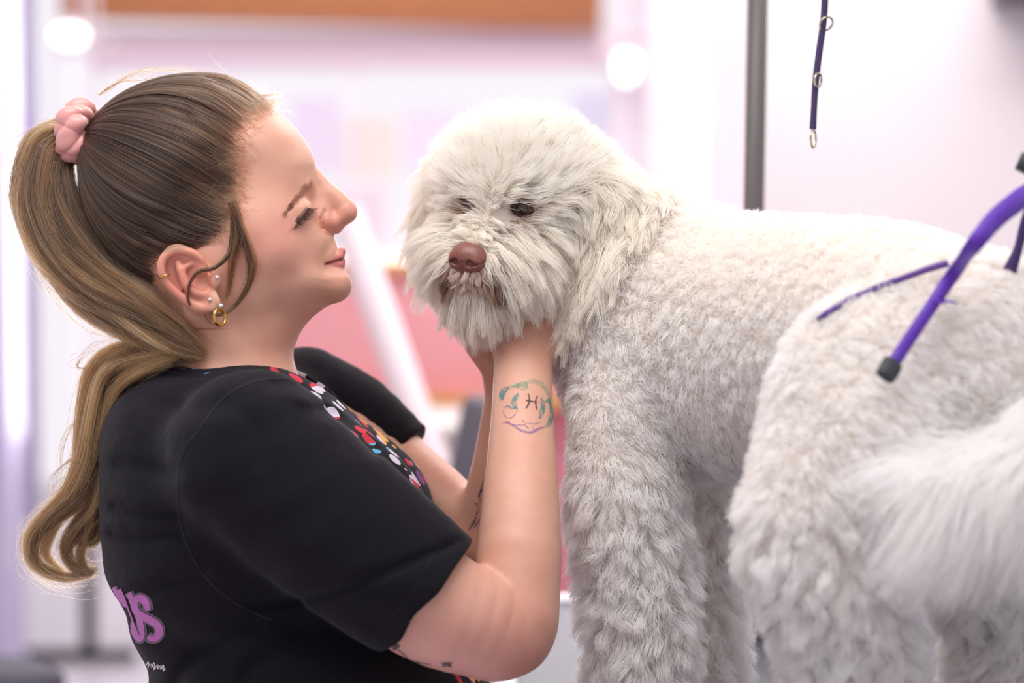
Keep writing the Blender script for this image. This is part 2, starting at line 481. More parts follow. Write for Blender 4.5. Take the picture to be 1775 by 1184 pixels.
# ------------------------------------------------------------------ shirt
FOLDS = [([(556, 712), (612, 732), (650, 780)], 4.5, 9), ([(520, 690), (585, 706), (634, 748)], -3.5, 9), ([(440, 1048), (560, 1032), (690, 985), (790, 940)], 4, 8),
  ([(200, 880), (260, 893), (310, 890)], 4, 9), ([(196, 925), (250, 935), (312, 930)], 3.5, 8), ([(205, 805), (300, 818)], 3, 10), ([(240, 690), (330, 712), (380, 705)], 3, 12),
  ([(440, 1085), (350, 1128), (300, 1190)], 5, 11), ([(520, 1100), (440, 1150), (420, 1210)], 5, 11), ([(400, 700), (440, 740), (452, 800)], 2.5, 12), ([(350, 1000), (300, 1010), (225, 1040)], 4, 10), ([(470, 668), (520, 672), (560, 700)], 3, 8)]
def folds(p):
    # creases of the near side, each pressed along a line
    k = 1 + p[..., 2] / F; x = 887.5 + (p[..., 0] - 887.5) / k; y = 592 + (p[..., 1] - 592) / k
    out = np.zeros_like(x); near = np.clip((-60 - p[..., 2]) / 60, 0, 1)
    for L_, a, w in FOLDS:
        d = np.full_like(x, 1e6); L_ = catmull(np.array(L_, float), 9)
        for i in range(8):
            A, B = L_[i], L_[i + 1]; ab = B - A; t = np.clip(((x - A[0]) * ab[0] + (y - A[1]) * ab[1]) / (ab @ ab), 0, 1)
            d = np.minimum(d, (x - A[0] - t * ab[0]) ** 2 + (y - A[1] - t * ab[1]) ** 2)
        out += 1.9 * a * np.exp(-d / (2 * w * w))
    return (out * near).astype(np.float32)
def shirt_sdf(p):
    p = p.astype(np.float32)
    f = torso_core(p, 0)
    # back line and upper shoulders
    yoke = chain0(p, [C(455, 760, -265), C(430, 742, -120), (425, 735, 0), C(450, 720, 120), C(520, 705, 270)], [92, 82, 72, 78, 84])
    f = smin(f, yoke, 50)
    sl = chain0(p, [C(440, 795, -270), C(580, 908, -300), C(736, 1036, -300), C(800, 1090, -296)], [142, 133, 121, 120])
    ax = (C(800, 1094, -296) - C(700, 1012, -300)); ax /= np.linalg.norm(ax)
    hem = (p - C(738, 1036, -300).astype(np.float32)) @ ax.astype(np.float32)
    sl = smax(sl, hem, 5)
    arm = chain0(p, [C(600, 925, -300), R_HEM, C(820, 1076, -280)], [110, 106, 98])
    sl = smax(sl, -np.maximum(arm, -hem - 34), 5)
    # folds of the sleeve and below the armpit
    ripple = 2.2 * np.sin(p[..., 0] * .055 + p[..., 1] * .031) * np.sin(p[..., 1] * .043 - p[..., 0] * .02 + 1.) * np.exp(-((p[..., 0] - 520) / 150.) ** 2)
    sl = sl + ripple
    f = smin(f, sl, 42)
    sf = chain0(p, [C(530, 690, 280), C(610, 725, 285), C(690, 785, 262), C(735, 815, 255)], [95, 86, 70, 66])
    ax2 = C(735, 815, 255) - C(640, 745, 280); ax2 /= np.linalg.norm(ax2)
    h2 = (p - C(700, 792, 260).astype(np.float32)) @ ax2.astype(np.float32)
    sf = smax(sf, h2, 5)
    f = smin(f, sf, 22)
    f = smin(f, sell(p, (300, 745, 0), (112, 102, 215)), 40)
    # collar ring, rising at the nape
    f = smin(f, ring(p, 0, 11.), 16)
    # neck opening, V down the front
    nk = chain0(p, [(388, 560, 0), (392, 640, 0), (398, 700, 0)], [132, 118, 96])
    v = chain0(p, [(440, 640, 0), (510, 668, 0), (585, 725, 0)], [86, 60, 16])
    f = smax(f, -smin(nk, v, 12), 7)
    bend = 3.0 * np.sin(p[..., 1] * .05 + p[..., 0] * .02) * np.exp(-((p[..., 0] - 300) / 90.) ** 2 - ((p[..., 1] - 860) / 150.) ** 2)
    low = 5.0 * np.sin((p[..., 1] - .35 * p[..., 0]) * .06) * np.exp(-((p[..., 1] - 1080) / 110.) ** 2)
    return f + bend + low + folds(p)
RING = [(285, 644, 0), (300, 640, -90), (372, 655, -128), (450, 664, -112), (520, 690, -62), (590, 735, -8)]
def ring(p, off, r):
    a = p.copy(); a[..., 2] = -np.abs(a[..., 2])
    return chain0(a, RING, [r] * len(RING))
def build_shirt():
    P, Q = surf_nets(shirt_sdf, (120, 520, -480), (1000, 1440, 480), 7.0)
    P, Q = clean(P, Q); P = project(shirt_sdf, P, 2)
    P, Q, _ = subdiv(P, Q, np.ones(len(Q), bool)); P = project(shirt_sdf, P, 1)
    return P, Q
# ------------------------------------------------------------------ hair of the woman
SK_C = np.array([300., 330., 0.])
TIE = np.array([150., 232., -6.])
HAIRLINE = np.array([(478,150,478),(470,186,470),(452,215,452)])
def hairline_x(y):
    ys = [130, 165, 190, 225, 260, 300, 340, 380, 410, 435, 450, 470, 600]
    xs = [480, 480, 470, 440, 424, 420, 424, 420, 404, 372, 292, 282, 318]
    return np.interp(y, ys, xs)
def scalp_roots(n, edge=0.4):
    out = []
    while sum(len(o) for o in out) < n:
        d = rng.normal(size=(n * 3, 3)); d /= np.linalg.norm(d, axis=1)[:, None]
        P = SK_C + d * np.array([190, 190, 150])
        P = project(lambda q: sdf_skull(q) , P, 4)
        hx = hairline_x(P[:, 1]); back = hx - P[:, 0]
        keep = (back > rng.normal(0, 7, len(P))) & (P[:, 1] < 590) 
        pr = edge + (1 - edge) * np.exp(-np.maximum(back, 0) / 90.)
        keep &= rng.random(len(P)) < pr
        out.append(P[keep])
    return np.concatenate(out)[:n]
def sdf_skull(p):
    q = to_head(p).astype(np.float32); x, y, z = q[..., 0], q[..., 1], q[..., 2]; az = np.abs(z)
    d = samp(Dg, x, y); R = samp(Rg, x, y)
    return (np.where(d < R, np.hypot(R - d, az), az) - R - samp(Bg, x, y) * np.clip(az / 40, 0, 1)).astype(np.float32)
def scalp_strands(n, K=22):
    R0 = scalp_roots(n)
    # locks: nearest of a set of lock leaders
    G = R0[rng.choice(n, n // 34, replace=False)]
    kd = KDTree(len(G))
    for i, g in enumerate(G): kd.insert(g, i)
    kd.balance()
    gi = np.array([kd.find(r)[1] for r in R0])
    gh = rng.random(len(G)); gs = rng.normal(size=(len(G), 3))
    t = np.linspace(0, 1, K)[None, :, None]
    lead = G[gi]
    end = TIE + np.clip((R0 - TIE) * np.array([.04, .09, .12]), -26, 26)
    def arc(A, Bq):
        a = A - SK_C; b = Bq - SK_C
        la = np.linalg.norm(a, axis=1)[:, None, None]; lb = np.linalg.norm(b, axis=1)[:, None, None]
        ua = a[:, None] / la; ub = b[:, None] / lb
        om = np.arccos(np.clip((ua * ub).sum(-1, keepdims=True), -.98, .999))
        u = (np.sin((1 - t) * om) * ua + np.sin(t * om) * ub) / np.sin(om)
        # locks sag a little below the straight way, as combed hair does
        sag = np.sin(t * math.pi) * (.16 * np.clip((A[:, 1] - 250) / 200, -.3, 1))[:, None, None]
        u = u + sag * np.array([0, 1, 0]); u /= np.linalg.norm(u, axis=-1)[..., None]
        return SK_C + u * ((1 - t) * la + t * lb)
    P = arc(R0, end); L = arc(lead, end)
    cw = .62 * np.sin(np.clip(t * 1.5, 0, 1) * math.pi / 2)
    P = P * (1 - cw) + (L + (P - L) * .25) * cw
    P = P + gs[gi][:, None] * 4.5 * np.sin(t * math.pi) + rng.normal(size=(n, 1, 3)) * 1.6 * np.sin(t * math.pi)
    flat = P.reshape(-1, 3)
    lift = (2 + 9 * gh[gi] + 4 * rng.random(n))[:, None] * np.minimum(np.linspace(0, 1, K) * 6, 1)[None]
    lift = (lift + 10 * np.linspace(0, 1, K)[None] ** 2).ravel()
    for _ in range(3):
        g = grad(sdf_skull, flat); v = sdf_skull(flat.astype(np.float32)) - lift
        # keep strands on their layer over the skull
        stp = v / np.maximum((g * g).sum(1), .3)
        far = np.linalg.norm(flat - TIE, axis=1) < 34
        stp[far] *= .1
        flat = flat - np.clip(stp, -9, 9)[:, None] * g
    P = flat.reshape(n, K, 3)
    base = np.array(srgb(30, 21, 17)); lite = np.array(srgb(122, 86, 62)); warm = np.array(srgb(84, 60, 42))
    g2 = rng.random(len(G)) ** 3
    m = np.clip(rng.random(n) ** 3 * .5 + g2[gi] * .5 * rng.random(n) ** .5, 0, 1)[:, None]
    c = base * (1 - m) + lite * m
    fr = np.clip((R0[:, 0] - 380) / 90, 0, 1)[:, None] * .45
    c = c * (1 - fr) + warm * 1.25 * fr
    return P, c
def bundle(guide, radii, n, K=40, curl=0, locks=14, flat=(1, 1), frizz=3.2, tone=.5, taper=True):
    g = catmull(np.array([C(*q) for q in guide], float), K); r = np.interp(np.linspace(0, 1, K), np.linspace(0, 1, len(radii)), radii)
    T = np.gradient(g, axis=0); T /= np.linalg.norm(T, axis=1)[:, None]
    Z = np.array([0, 0, 1.]); N = np.cross(T, Z); N /= np.linalg.norm(N, axis=1)[:, None]; Bn = np.cross(N, T)
    la = rng.random(locks) * 2 * math.pi; lr = np.sqrt(rng.random(locks)) * .95
    li = rng.integers(0, locks, n)
    a = rng.random(n) * 2 * math.pi; q = np.sqrt(rng.random(n))
    t = np.linspace(0, 1, K)[None]
    cl = .60 + .30 * t
    ph = rng.random(locks) * 6.28; fr = 1.2 + rng.random(locks) * 1.6
    sw = .28 * np.sin(t * fr[li][:, None] * 3.14 + ph[li][:, None])
    u = (q * np.cos(a))[:, None] * (1 - cl) + (lr * np.cos(la))[li][:, None] * (cl) + 1.5 * sw
    v = (q * np.sin(a))[:, None] * (1 - cl) + (lr * np.sin(la))[li][:, None] * (cl) + 1.5 * sw[:, ::-1] * .6
    P = g[None] + (u * r[None] * flat[0])[..., None] * N[None] + (v * r[None] * flat[1])[..., None] * Bn[None]
    dr = np.cumsum(rng.normal(0, 1, (n, K, 3)), axis=1) / math.sqrt(K)
    P = P + dr * frizz * (1 + 3.0 * (rng.random(n) > .93))[:, None, None]
    if taper:      # strands end at different lengths
        e = 1 - .22 * rng.random(n) ** 2
        idx = t * e[:, None] * (K - 1); i0 = np.clip(idx.astype(int), 0, K - 2); fr_ = (idx - i0)[..., None]
        ar = np.arange(n)[:, None]
        P = P[ar, i0] * (1 - fr_) + P[ar, i0 + 1] * fr_
    dark = np.array(srgb(26, 16, 11)); lite = np.array(srgb(188, 134, 86))
    lt = rng.random(locks)
    m = np.clip(tone * (1.0 * lt[li] ** 2.2 + .6 * rng.random(n) ** 3), 0, 1)[:, None]
    c = dark * (1 - m) + lite * m
    return P, c
def ponytail():
    out = []
    A = [(152, 234, -4), (118, 234, -4), (78, 262, -8), (70, 345, -22), (108, 430, -50), (165, 498, -82), (232, 545, -108), (300, 585, -124), (352, 612, -128)]
    out.append(bundle(A, [14, 19, 36, 47, 50, 50, 44, 30, 9], 6000, 44, locks=48, tone=.72))
    A2 = [(152, 238, 0), (125, 244, 0), (100, 290, -14), (112, 360, -40), (158, 442, -70), (212, 505, -92), (272, 555, -114), (335, 600, -132)]
    out.append(bundle(A2, [12, 15, 22, 28, 32, 34, 26, 8], 2400, 44, locks=20, tone=.15))
    B1 = [(312, 606, -124), (256, 612, -114), (202, 632, -95), (178, 665, -84), (166, 740, -80), (160, 800, -72), (135, 855, -70), (92, 892, -66), (56, 930, -60), (58, 975, -56), (105, 1001, -50), (158, 996, -46)]
    out.append(bundle(B1, [16, 26, 30, 30, 27, 26, 22, 15, 10, 8, 7, 3], 1700, 56, locks=20, tone=.95))
    B2 = [(300, 618, -120), (240, 626, -107), (196, 658, -90), (178, 720, -74), (180, 800, -66), (168, 870, -60), (132, 915, -56), (112, 950, -52), (128, 985, -50), (160, 990, -48)]
    out.append(bundle(B2, [14, 26, 28, 26, 22, 22, 15, 9, 6, 3], 1300, 50, locks=14, tone=.85))
    B3 = [(290, 622, -114), (236, 636, -102), (198, 660, -80), (184, 760, -64), (182, 850, -58), (174, 915, -52), (152, 940, -50), (134, 905, -48), (150, 880, -46)]
    out.append(bundle(B3, [12, 20, 22, 22, 16, 10, 7, 6, 3], 900, 50, locks=9, tone=.7))
    B4 = [(290, 600, -100), (235, 610, -90), (190, 680, -72), (172, 780, -60), (140, 840, -52), (108, 880, -50), (90, 915, -48), (78, 960, -46), (110, 992, -46)]
    out.append(bundle(B4, [12, 20, 20, 20, 16, 12, 8, 5, 2], 600, 50, locks=8, tone=.9))
    B5 = [(290, 600, -100), (240, 612, -95), (200, 690, -76), (190, 800, -66), (172, 880, -60), (152, 930, -58), (142, 965, -56), (152, 992, -54), (166, 984, -54)]
    out.append(bundle(B5, [10, 18, 18, 16, 12, 8, 6, 5, 2], 450, 50, locks=6, tone=.45))
    # loose strands
    loose = [[(140,225,-8),(70,240,-10),(28,290,-12),(18,345,-12),(38,405,-12)], [(140,222,-8),(60,226,-10),(14,262,-12),(3,300,-12)],
             [(130,240,-8),(60,250,-10),(22,320,-16),(34,390,-20),(50,440,-22)], [(105,300,-20),(48,400,-30),(80,500,-50),(150,575,-70),(225,590,-90)],
             [(170,165,-20),(215,140,-30),(270,134,-40)], [(180,160,-20),(240,128,-10),(330,122,0),(400,135,0)],
             [(165,640,-80),(132,635,-80),(160,605,-90),(220,585,-100)], [(300,560,-120),(220,640,-120),(190,690,-110),(245,680,-110),(262,620,-118)],
             [(150,780,-70),(118,800,-66),(92,830,-60),(98,870,-56)], [(160,700,-80),(115,760,-70),(100,850,-60)]]
    for k in range(26):      # stray hairs round the outside of the tail
        o = rng.normal(0, 1, (6, 3)) * np.array([7, 7, 6]); w_ = rng.uniform(.9, 1.25)
        base_ = np.array(A[1:7] if k % 2 else [B1[i] for i in (1, 3, 5, 6, 7, 9)], float)
        mid = base_.mean(0); loose.append([tuple(mid + (q - mid) * w_ + o[i] * .9) for i, q in enumerate(base_)])
    for L in loose: out.append(bundle(L, [2, 4, 6, 7, 6], 9, 30, locks=3, tone=.5, frizz=3))
    K = 30
    return out
def face_wisps():
    out = []
    z = -138
    W1 = [(404, 372, -134), (402, 420, -141), (396, 445, -146), (372, 466, -152), (345, 472, -160), (330, 490, -162), (326, 515, -162), (330, 530, -160)]
    out.append(bundle(W1, [3, 4, 4, 3, 2.2, 1.6, 1.4, 1], 160, 40, locks=4, tone=.1, frizz=.8))
    W2 = [(405, 370, -135), (420, 410, -139), (434, 450, -139), (436, 480, -137), (424, 510, -136), (404, 534, -138), (380, 546, -146), (362, 540, -152)]
    out.append(bundle(W2, [7, 9, 8, 5, 3.5, 2, 1.2, 1], 190, 40, locks=6, tone=.25, frizz=1.2))
    W3 = [(400, 350, -138), (412, 400, -141), (404, 450, -140), (398, 490, -138), (392, 520, -138)]
    out.append(bundle(W3, [12, 12, 8, 5, 3], 90, 30, locks=8, tone=.3, frizz=1.6))
    W4 = [(352, 540, -150), (366, 562, -146), (388, 566, -142), (400, 560, -140), (396, 550, -140)]
    out.append(bundle(W4, [1, 1, 1, 1, 1], 5, 20, locks=2, tone=.2, frizz=.5))
    return out
def baby_hairs(n=1500):
    """short fine hairs along the hairline"""
    y = rng.uniform(150, 430, n); side = rng.choice([-1., 1.], n, p=[.85, .15])
    x = hairline_x(y) + rng.normal(4, 11, n)
    P = np.stack([x, y, side * 120 * np.sqrt(np.clip((y - 140) / 200, 0.0, 1)) + rng.normal(0, 12, n)], -1)
    P = project(sdf_skull, P, 5)
    K = 7; t = np.linspace(0, 1, K)[None, :, None]
    d = TIE - P; d /= np.linalg.norm(d, axis=1)[:, None]
    L = rng.uniform(25, 75, n)[:, None, None]
    w = rng.normal(0, .3, (n, 1, 3))
    Q = P[:, None] + (d[:, None] + w) * t * L + rng.normal(0, .25, (n, 1, 3)) * (t ** 2) * L * .8
    f = Q.reshape(-1, 3)
    v = sdf_skull(f.astype(np.float32)) - 2.0; g = grad(sdf_skull, f)
    f = f - np.minimum(v, 0)[:, None] * g
    m = rng.random(n)[:, None]
    c = np.array(srgb(84, 62, 46)) * (1 - m) + np.array(srgb(140, 110, 82)) * m
    return f.reshape(n, K, 3), c
def merge(lst, K=36):
    Ps, Cs = [], []
    for P, c in lst:
        k = P.shape[1]; idx = np.linspace(0, k - 1, K); i0 = np.clip(idx.astype(int), 0, k - 2); fr = (idx - i0)[None, :, None]
        Ps.append(P[:, i0] * (1 - fr) + P[:, i0 + 1] * fr); Cs.append(c)
    return np.concatenate(Ps), np.concatenate(Cs)
# ================================================================== DOG
# head turned towards the camera and a little to its right; body away to the right, rump nearest
HD = C(908, 361, 55)                       # centre of the skull
dfw = np.array([-.44, .22, -.87]); dfw /= np.linalg.norm(dfw)          # where the muzzle points
dup = np.array([.06, -.97, -.24]); dup -= dfw * (dup @ dfw); dup /= np.linalg.norm(dup)
dsd = np.cross(dfw, dup)                   # towards the ear on the right of the picture (sign checked below)
if dsd[0] < 0: dsd = -dsd
HR = np.stack([dsd, dup, dfw])             # rows: side, up, forward
def HL(a, b, c): return HD + dsd * a + dup * b + dfw * c
def dog_head(p):
    f = sell(p, HL(0, 16, 0), (122, 118, 122), HR)
    f = smin(f, sell(p, HL(0, -30, 60), (92, 80, 85), HR), 40)
    f = smin(f, scone(p, HL(0, -42, 90), HL(0, -68, 172), 66, 48), 30)        # muzzle
    f = smin(f, scone(p, HL(0, -100, 70), HL(0, -118, 150), 56, 38), 24)       # lower jaw
    q = (p - HD.astype(np.float32)) @ HR.astype(np.float32).T
    a = q.copy(); a[..., 0] = np.abs(a[..., 0])
    f = smin(f, sell(a, (50, -62, 128), (26, 30, 44)), 22)                    # flews
    f = smax(f, -sell(a, (49, 27, 120), (19, 14, 20)), 10)                    # eye sockets
    # ear flaps
    e = chain(a, [(104, 66, -14), (140, 24, -10), (156, -50, -8), (152, -120, -2)], [24, 28, 30, 24], 8)
    f = smin(f, e, 18)
    return f
D_WI = C(1200, 520, 90); D_CH = C(1085, 640, 60); D_MID = C(1370, 560, -150); D_RU = C(1650, 640, -420)
def dog_trunk(p):
    f = sell(p, C(1180, 590, 70), (185, 205, 150))
    f = smin(f, sell(p, C(1075, 610, 50), (95, 140, 105)), 60)
    f = smin(f, chain0(p, [C(1210, 560, 60), C(1370, 575, -120), C(1530, 590, -290), C(1650, 630, -420)], [182, 185, 178, 165]), 70)
    f = smin(f, scone(p, C(1200, 640, 50), C(1400, 640, -160), 175, 150), 60)
    f = smin(f, sell(p, C(1690, 650, -450), (155, 165, 150)), 60)
    # neck
    f = smin(f, scone(p, HL(30, -30, -60), C(1150, 520, 80), 100, 160), 50)
    return f
def dog_legs(p):
    # near foreleg (its left)
    l = chain0(p, [C(1095, 720, -30), C(1085, 860, -45), C(1100, 985, -40), C(1108, 1100, -45), C(1110, 1195, -45), C(1096, 1218, -62)], [90, 84, 76, 72, 68, 57])
    l2 = chain0(p, [C(1225, 740, 140), C(1222, 870, 150), C(1222, 1010, 155), C(1226, 1130, 150), C(1226, 1175, 150), C(1212, 1187, 130)], [80, 56, 50, 48, 46, 46])
    f = np.minimum(l, l2)
    # near hind leg: thigh, stifle pointing forward, shank to the hock, metatarsus, paw
    t = sell(p, C(1535, 745, -490), (170, 205, 115), rot('Z', 12))
    t = smin(t, chain0(p, [C(1500, 760, -520), C(1412, 890, -545), C(1436, 1010, -540), C(1476, 1130, -510)], [130, 98, 88, 76]), 40)
    t = smin(t, chain0(p, [C(1478, 1130, -510), C(1475, 1240, -520), C(1445, 1322, -525), C(1415, 1341, -540)], [76, 72, 66, 56]), 30)
    # far hind leg
    u = chain0(p, [C(1740, 760, -360), C(1730, 930, -360), C(1760, 1060, -330), C(1745, 1200, -330), C(1735, 1275, -335), C(1710, 1288, -350)], [140, 120, 92, 76, 66, 58])
    return f, smin(t, u, 10)
def dog_sdf(p):
    p = p.astype(np.float32)
    h = gate(p, dog_head, HD - 260, HD + 260, 70)
    f = smin(h, dog_trunk(p), 40)
    a, b = dog_legs(p)
    f = smin(f, a, 45); f = smin(f, b, 40)
    tail = chain0(p, TAIL, [40, 34, 28, 24, 16])
    return smin(f, tail, 30)
TAIL = [C(1800, 600, -540), C(1850, 720, -620), C(1810, 820, -690), C(1710, 850, -720), C(1600, 860, -720)]
def build_dog():
    P, Q = surf_nets(dog_sdf, (640, 140, -860), (2100, 1460, 420), 11.0)
    P, Q = clean(P, Q); P = project(dog_sdf, P, 2)
    P, Q, _ = subdiv(P, Q, np.ones(len(Q), bool)); P = project(dog_sdf, P, 1)
    return P, Q
def tri_sample(P, Q, n, wfun=None):
    T = np.concatenate([Q[:, [0, 1, 2]], Q[:, [0, 2, 3]]])
    a, b, c = P[T[:, 0]], P[T[:, 1]], P[T[:, 2]]
    nr = np.cross(b - a, c - a); ar = np.linalg.norm(nr, axis=1)
    w = ar.copy()
    if wfun is not None: w = w * wfun((a + b + c) / 3, nr / (ar[:, None] + 1e-9))
    w /= w.sum()
    i = rng.choice(len(T), n, p=w)
    r1 = np.sqrt(rng.random(n))[:, None]; r2 = rng.random(n)[:, None]
    return a[i] * (1 - r1) + b[i] * r1 * (1 - r2) + c[i] * r1 * r2, (nr / (ar[:, None] + 1e-9))[i]
def nrm(v): return v / (np.linalg.norm(v, axis=-1, keepdims=True) + 1e-9)
def grow(R, N, comb, Ln, K, lift0=1.0, lift1=.25, grav=.3, clump=.7, per=22, wave=2., wfreq=2., spread=.15, clump_len=None, push=1., lockvar=.15):
    """R roots, N normals, comb (n,3) lay direction, Ln (n,) length. strands leave along the normal, lay over along comb"""
    n = len(R); t = np.linspace(0, 1, K)
    A_ = lambda v: np.broadcast_to(np.asarray(v, float), (n,)).copy()
    lift0, lift1, grav, clump, wave = map(A_, (lift0, lift1, grav, clump, wave))
    tan = nrm(comb - (comb * N).sum(-1, keepdims=True) * N * .9)
    nc = max(1, n // per); ci = rng.choice(n, nc, replace=False)
    kd = KDTree(nc)
    for i, q in enumerate(R[ci]): kd.insert(q, i)
    kd.balance()
    own = np.array([kd.find(r)[1] for r in R])
    lj = rng.normal(0, 1, (nc, 3)) * lockvar
    ph = rng.random(nc) * 6.28; wf = wfreq * (.7 + .6 * rng.random(nc)); wa = wave[ci] * (.5 + rng.random(nc)); cl = .8 + .4 * rng.random(nc)
    side = nrm(np.cross(tan, N))
    def path(R, N, tan, side, L, o, jit, ii):
        P = np.zeros((len(R), K, 3)); P[:, 0] = R
        ds = L / (K - 1)
        for k in range(1, K):
            lf = (lift0[ii] * (1 - t[k]) ** 1.5 + lift1[ii])[:, None]
            d = N * lf + tan * (.25 + t[k]) + np.array([0, 1, 0]) * (grav[ii] * t[k])[:, None] + lj[o] + jit
            d = nrm(d)
            P[:, k] = P[:, k - 1] + d * ds[:, None]
        s = np.sin(t[None] * wf[o][:, None] * 6.28 + ph[o][:, None]) - np.sin(ph[o])[:, None]
        s2 = np.cos(t[None] * wf[o][:, None] * 6.28 * .9 + ph[o][:, None]) - np.cos(ph[o])[:, None]
        return P + (s * wa[o][:, None] * t[None])[..., None] * side[:, None] + (s2 * wa[o][:, None] * .5 * t[None])[..., None] * N[:, None]
    P = path(R, N, tan, side, Ln, own, rng.normal(0, spread, (n, 3)), np.arange(n))
    Lc = Ln[ci] * cl
    G = path(R[ci], N[ci], tan[ci], side[ci], Lc, np.arange(nc), np.zeros((nc, 3)), ci)
    w = (clump[:, None] * np.clip(t * 1.15, 0, 1)[None] ** 1.1)[..., None]
    keepoff = (P[:, :1] - G[own][:, :1]) * .12
    P = P * (1 - w) + (G[own] + keepoff) * w
    return P, own, nc
def pushout(P, f, mn=3., it=1):
    sh = P.shape; q = P[:, 1:].reshape(-1, 3)
    for _ in range(it):
        v = f(q.astype(np.float32)) - mn
        m = v < 0
        if not m.any(): break
        g = grad(f, q[m]); q[m] -= v[m][:, None] * nrm(g)
    P[:, 1:] = q.reshape(sh[0], sh[1] - 1, 3); return P
def head_fur(P, Q, n):
    hl = lambda X: (X - HD) @ HR.T
    def wf(c, nr):
        q = hl(c); m = (np.linalg.norm(c - HD, axis=1) < np.where(q[:, 2] > 120, 280, 235)) & (q[:, 2] > -130)
        eye = np.exp(-(((np.abs(q[:, 0]) - 50) / 17) ** 2 + ((q[:, 1] - 27) / 14) ** 2)) * (q[:, 2] > 70)
        nose = (q[:, 2] > 205) & (np.abs(q[:, 0]) < 26) & (q[:, 1] > -64)
        return m * np.clip(1 - 1.5 * eye, 0, 1) * (~nose) * np.where(nr[:, 2] > .6, .25, 1) * np.where(q[:, 2] > 40, 1.5, 1)
    R, N = tri_sample(P, Q, n, wf)
    q = hl(R); sx, u, fw = q[:, 0], q[:, 1], q[:, 2]; ax = np.abs(sx)
    sg = lambda v: 1 / (1 + np.exp(-np.clip(v, -30, 30)))
    we = sg((ax - 114) / 7) * sg((66 - u) / 14)
    wm = sg((fw - 76) / 12) * sg((-3 - u) / 9) * (1 - we)
    wc = wm * sg((-104 - u) / 8); wm = wm - wc
    wb = sg((fw - 62) / 14) * sg((u + 3) / 9) * sg((46 - u) / 9) * (1 - we)
    wt = sg((u - 40) / 16) * (1 - we) * (1 - wb)
    wk = np.clip(1 - we - wm - wc - wb - wt, 0, 1)
    s1 = np.tanh(sx / 14)[:, None]
    comb = (wt[:, None] * nrm(dup * .45 - dfw * .05 + dsd * s1 * .25)
      + wb[:, None] * nrm(dfw * .30 + dsd * s1 * .8 + dup * .35)
      + wm[:, None] * nrm(dsd * (np.tanh(sx / 12) * np.clip(ax / 18, .2, 1.0))[:, None] * .8 - dup * .85 - dfw * .45 * sg((u + 40) / 5)[:, None])
      + wc[:, None] * nrm(-dup - dfw * .15)
      + wk[:, None] * nrm(-dup + dsd * s1 * .25 - dfw * .1)
      + we[:, None] * nrm(-dup + dfw * .12 + dsd * s1 * .12))
    mx = lambda t_, b_, m_, c_, k_, e_: wt * t_ + wb * b_ + wm * m_ + wc * c_ + wk * k_ + we * e_
    L = mx(63, 36 + 26 * np.clip((u - 20) / 30, 0, 1), 60 + 34 * np.clip((ax - 20) / 40, 0, 1), 78, 80, 82)
    br = np.clip((fw - 180) / 25, 0, 1) * (u > -60); L = L * (1 - .55 * br * wm)
    L = L * np.where((wm > .5) & (ax < 30) & (u > -46), .6, 1)
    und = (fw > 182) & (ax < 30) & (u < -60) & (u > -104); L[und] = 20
    wh = (np.abs(ax - 34) < 8) & (u < -66) & (u > -104) & (fw > 140); L[wh] = 46
    L *= rng.uniform(.7, 1.12, n)
    Pt, own, base = grow(R, N, comb, L, 14, lift0=mx(1.2, 1.1, .8, .8, .7, .7), lift1=mx(1.15, .75, .24, .24, .3, .2), grav=mx(-.05, .1, .45, .45, .45, .5),
                         clump=mx(.2, .42, .66, .66, .66, .7), per=22, wave=mx(3, 3, 4, 4, 6, 7), wfreq=.8, spread=.16, lockvar=.16)
    muz = wm + wc; cheek = wk; ear = we
    Pt = pushout(Pt, dog_sdf, 4)
    # a clear view of the eyes and the nose
    h = (Pt - HD) @ HR.T; gone = np.zeros(n, bool)
    for g_ in (-1, 1):
        cov = ((np.abs(h[..., 0] - 48 * g_) / 21) ** 2 + ((h[..., 1] - 26) / 14) ** 2 < 1) & (h[..., 2] > 92)
        gone |= cov.any(1) & (rng.random(n) < (.985 if g_ > 0 else .96))
    gone |= ((np.abs(h[..., 0]) < 29) & (np.abs(h[..., 1] + 48) < 22) & (h[..., 2] > 196)).any(1) & ~und
    cream = np.array(srgb(255, 254, 250)); warm = np.array(srgb(251, 241, 226)); tan = np.array(srgb(176, 128, 80)); dk = np.array(srgb(120, 76, 48))
    rv = rng.random(base + 1)[own][:, None]
    c = cream * (1 - .4 * rv) + warm * .4 * rv
    k = (.25 * np.clip(muz + cheek + ear, 0, 1))[:, None]; c = c * (1 - k) + warm * k
    st = np.zeros(n)
    for g_ in (-1, 1):
        st += np.exp(-(((sx - 42 * g_) / 19) ** 2 + ((u - 14) / 17) ** 2)) * (fw > 50) * 1.7
        st += np.exp(-(((sx - 34 * g_) / 8) ** 2 + ((u + 86) / 18) ** 2)) * (fw > 140) * 1.3
    fall = (1 - np.linspace(0, 1, 14)[None]) ** .55 * (1 - wh)[:, None] + wh[:, None]
    st = (np.clip(st, 0, 1)[:, None] * fall)[..., None]; c = c[:, None] * (1 - st) + (tan * .6 + dk * .4) * st
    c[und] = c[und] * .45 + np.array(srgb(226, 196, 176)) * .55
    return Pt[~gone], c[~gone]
def dog_tail(p): return chain0(p.astype(np.float32), TAIL[1:], [34, 28, 24, 16])
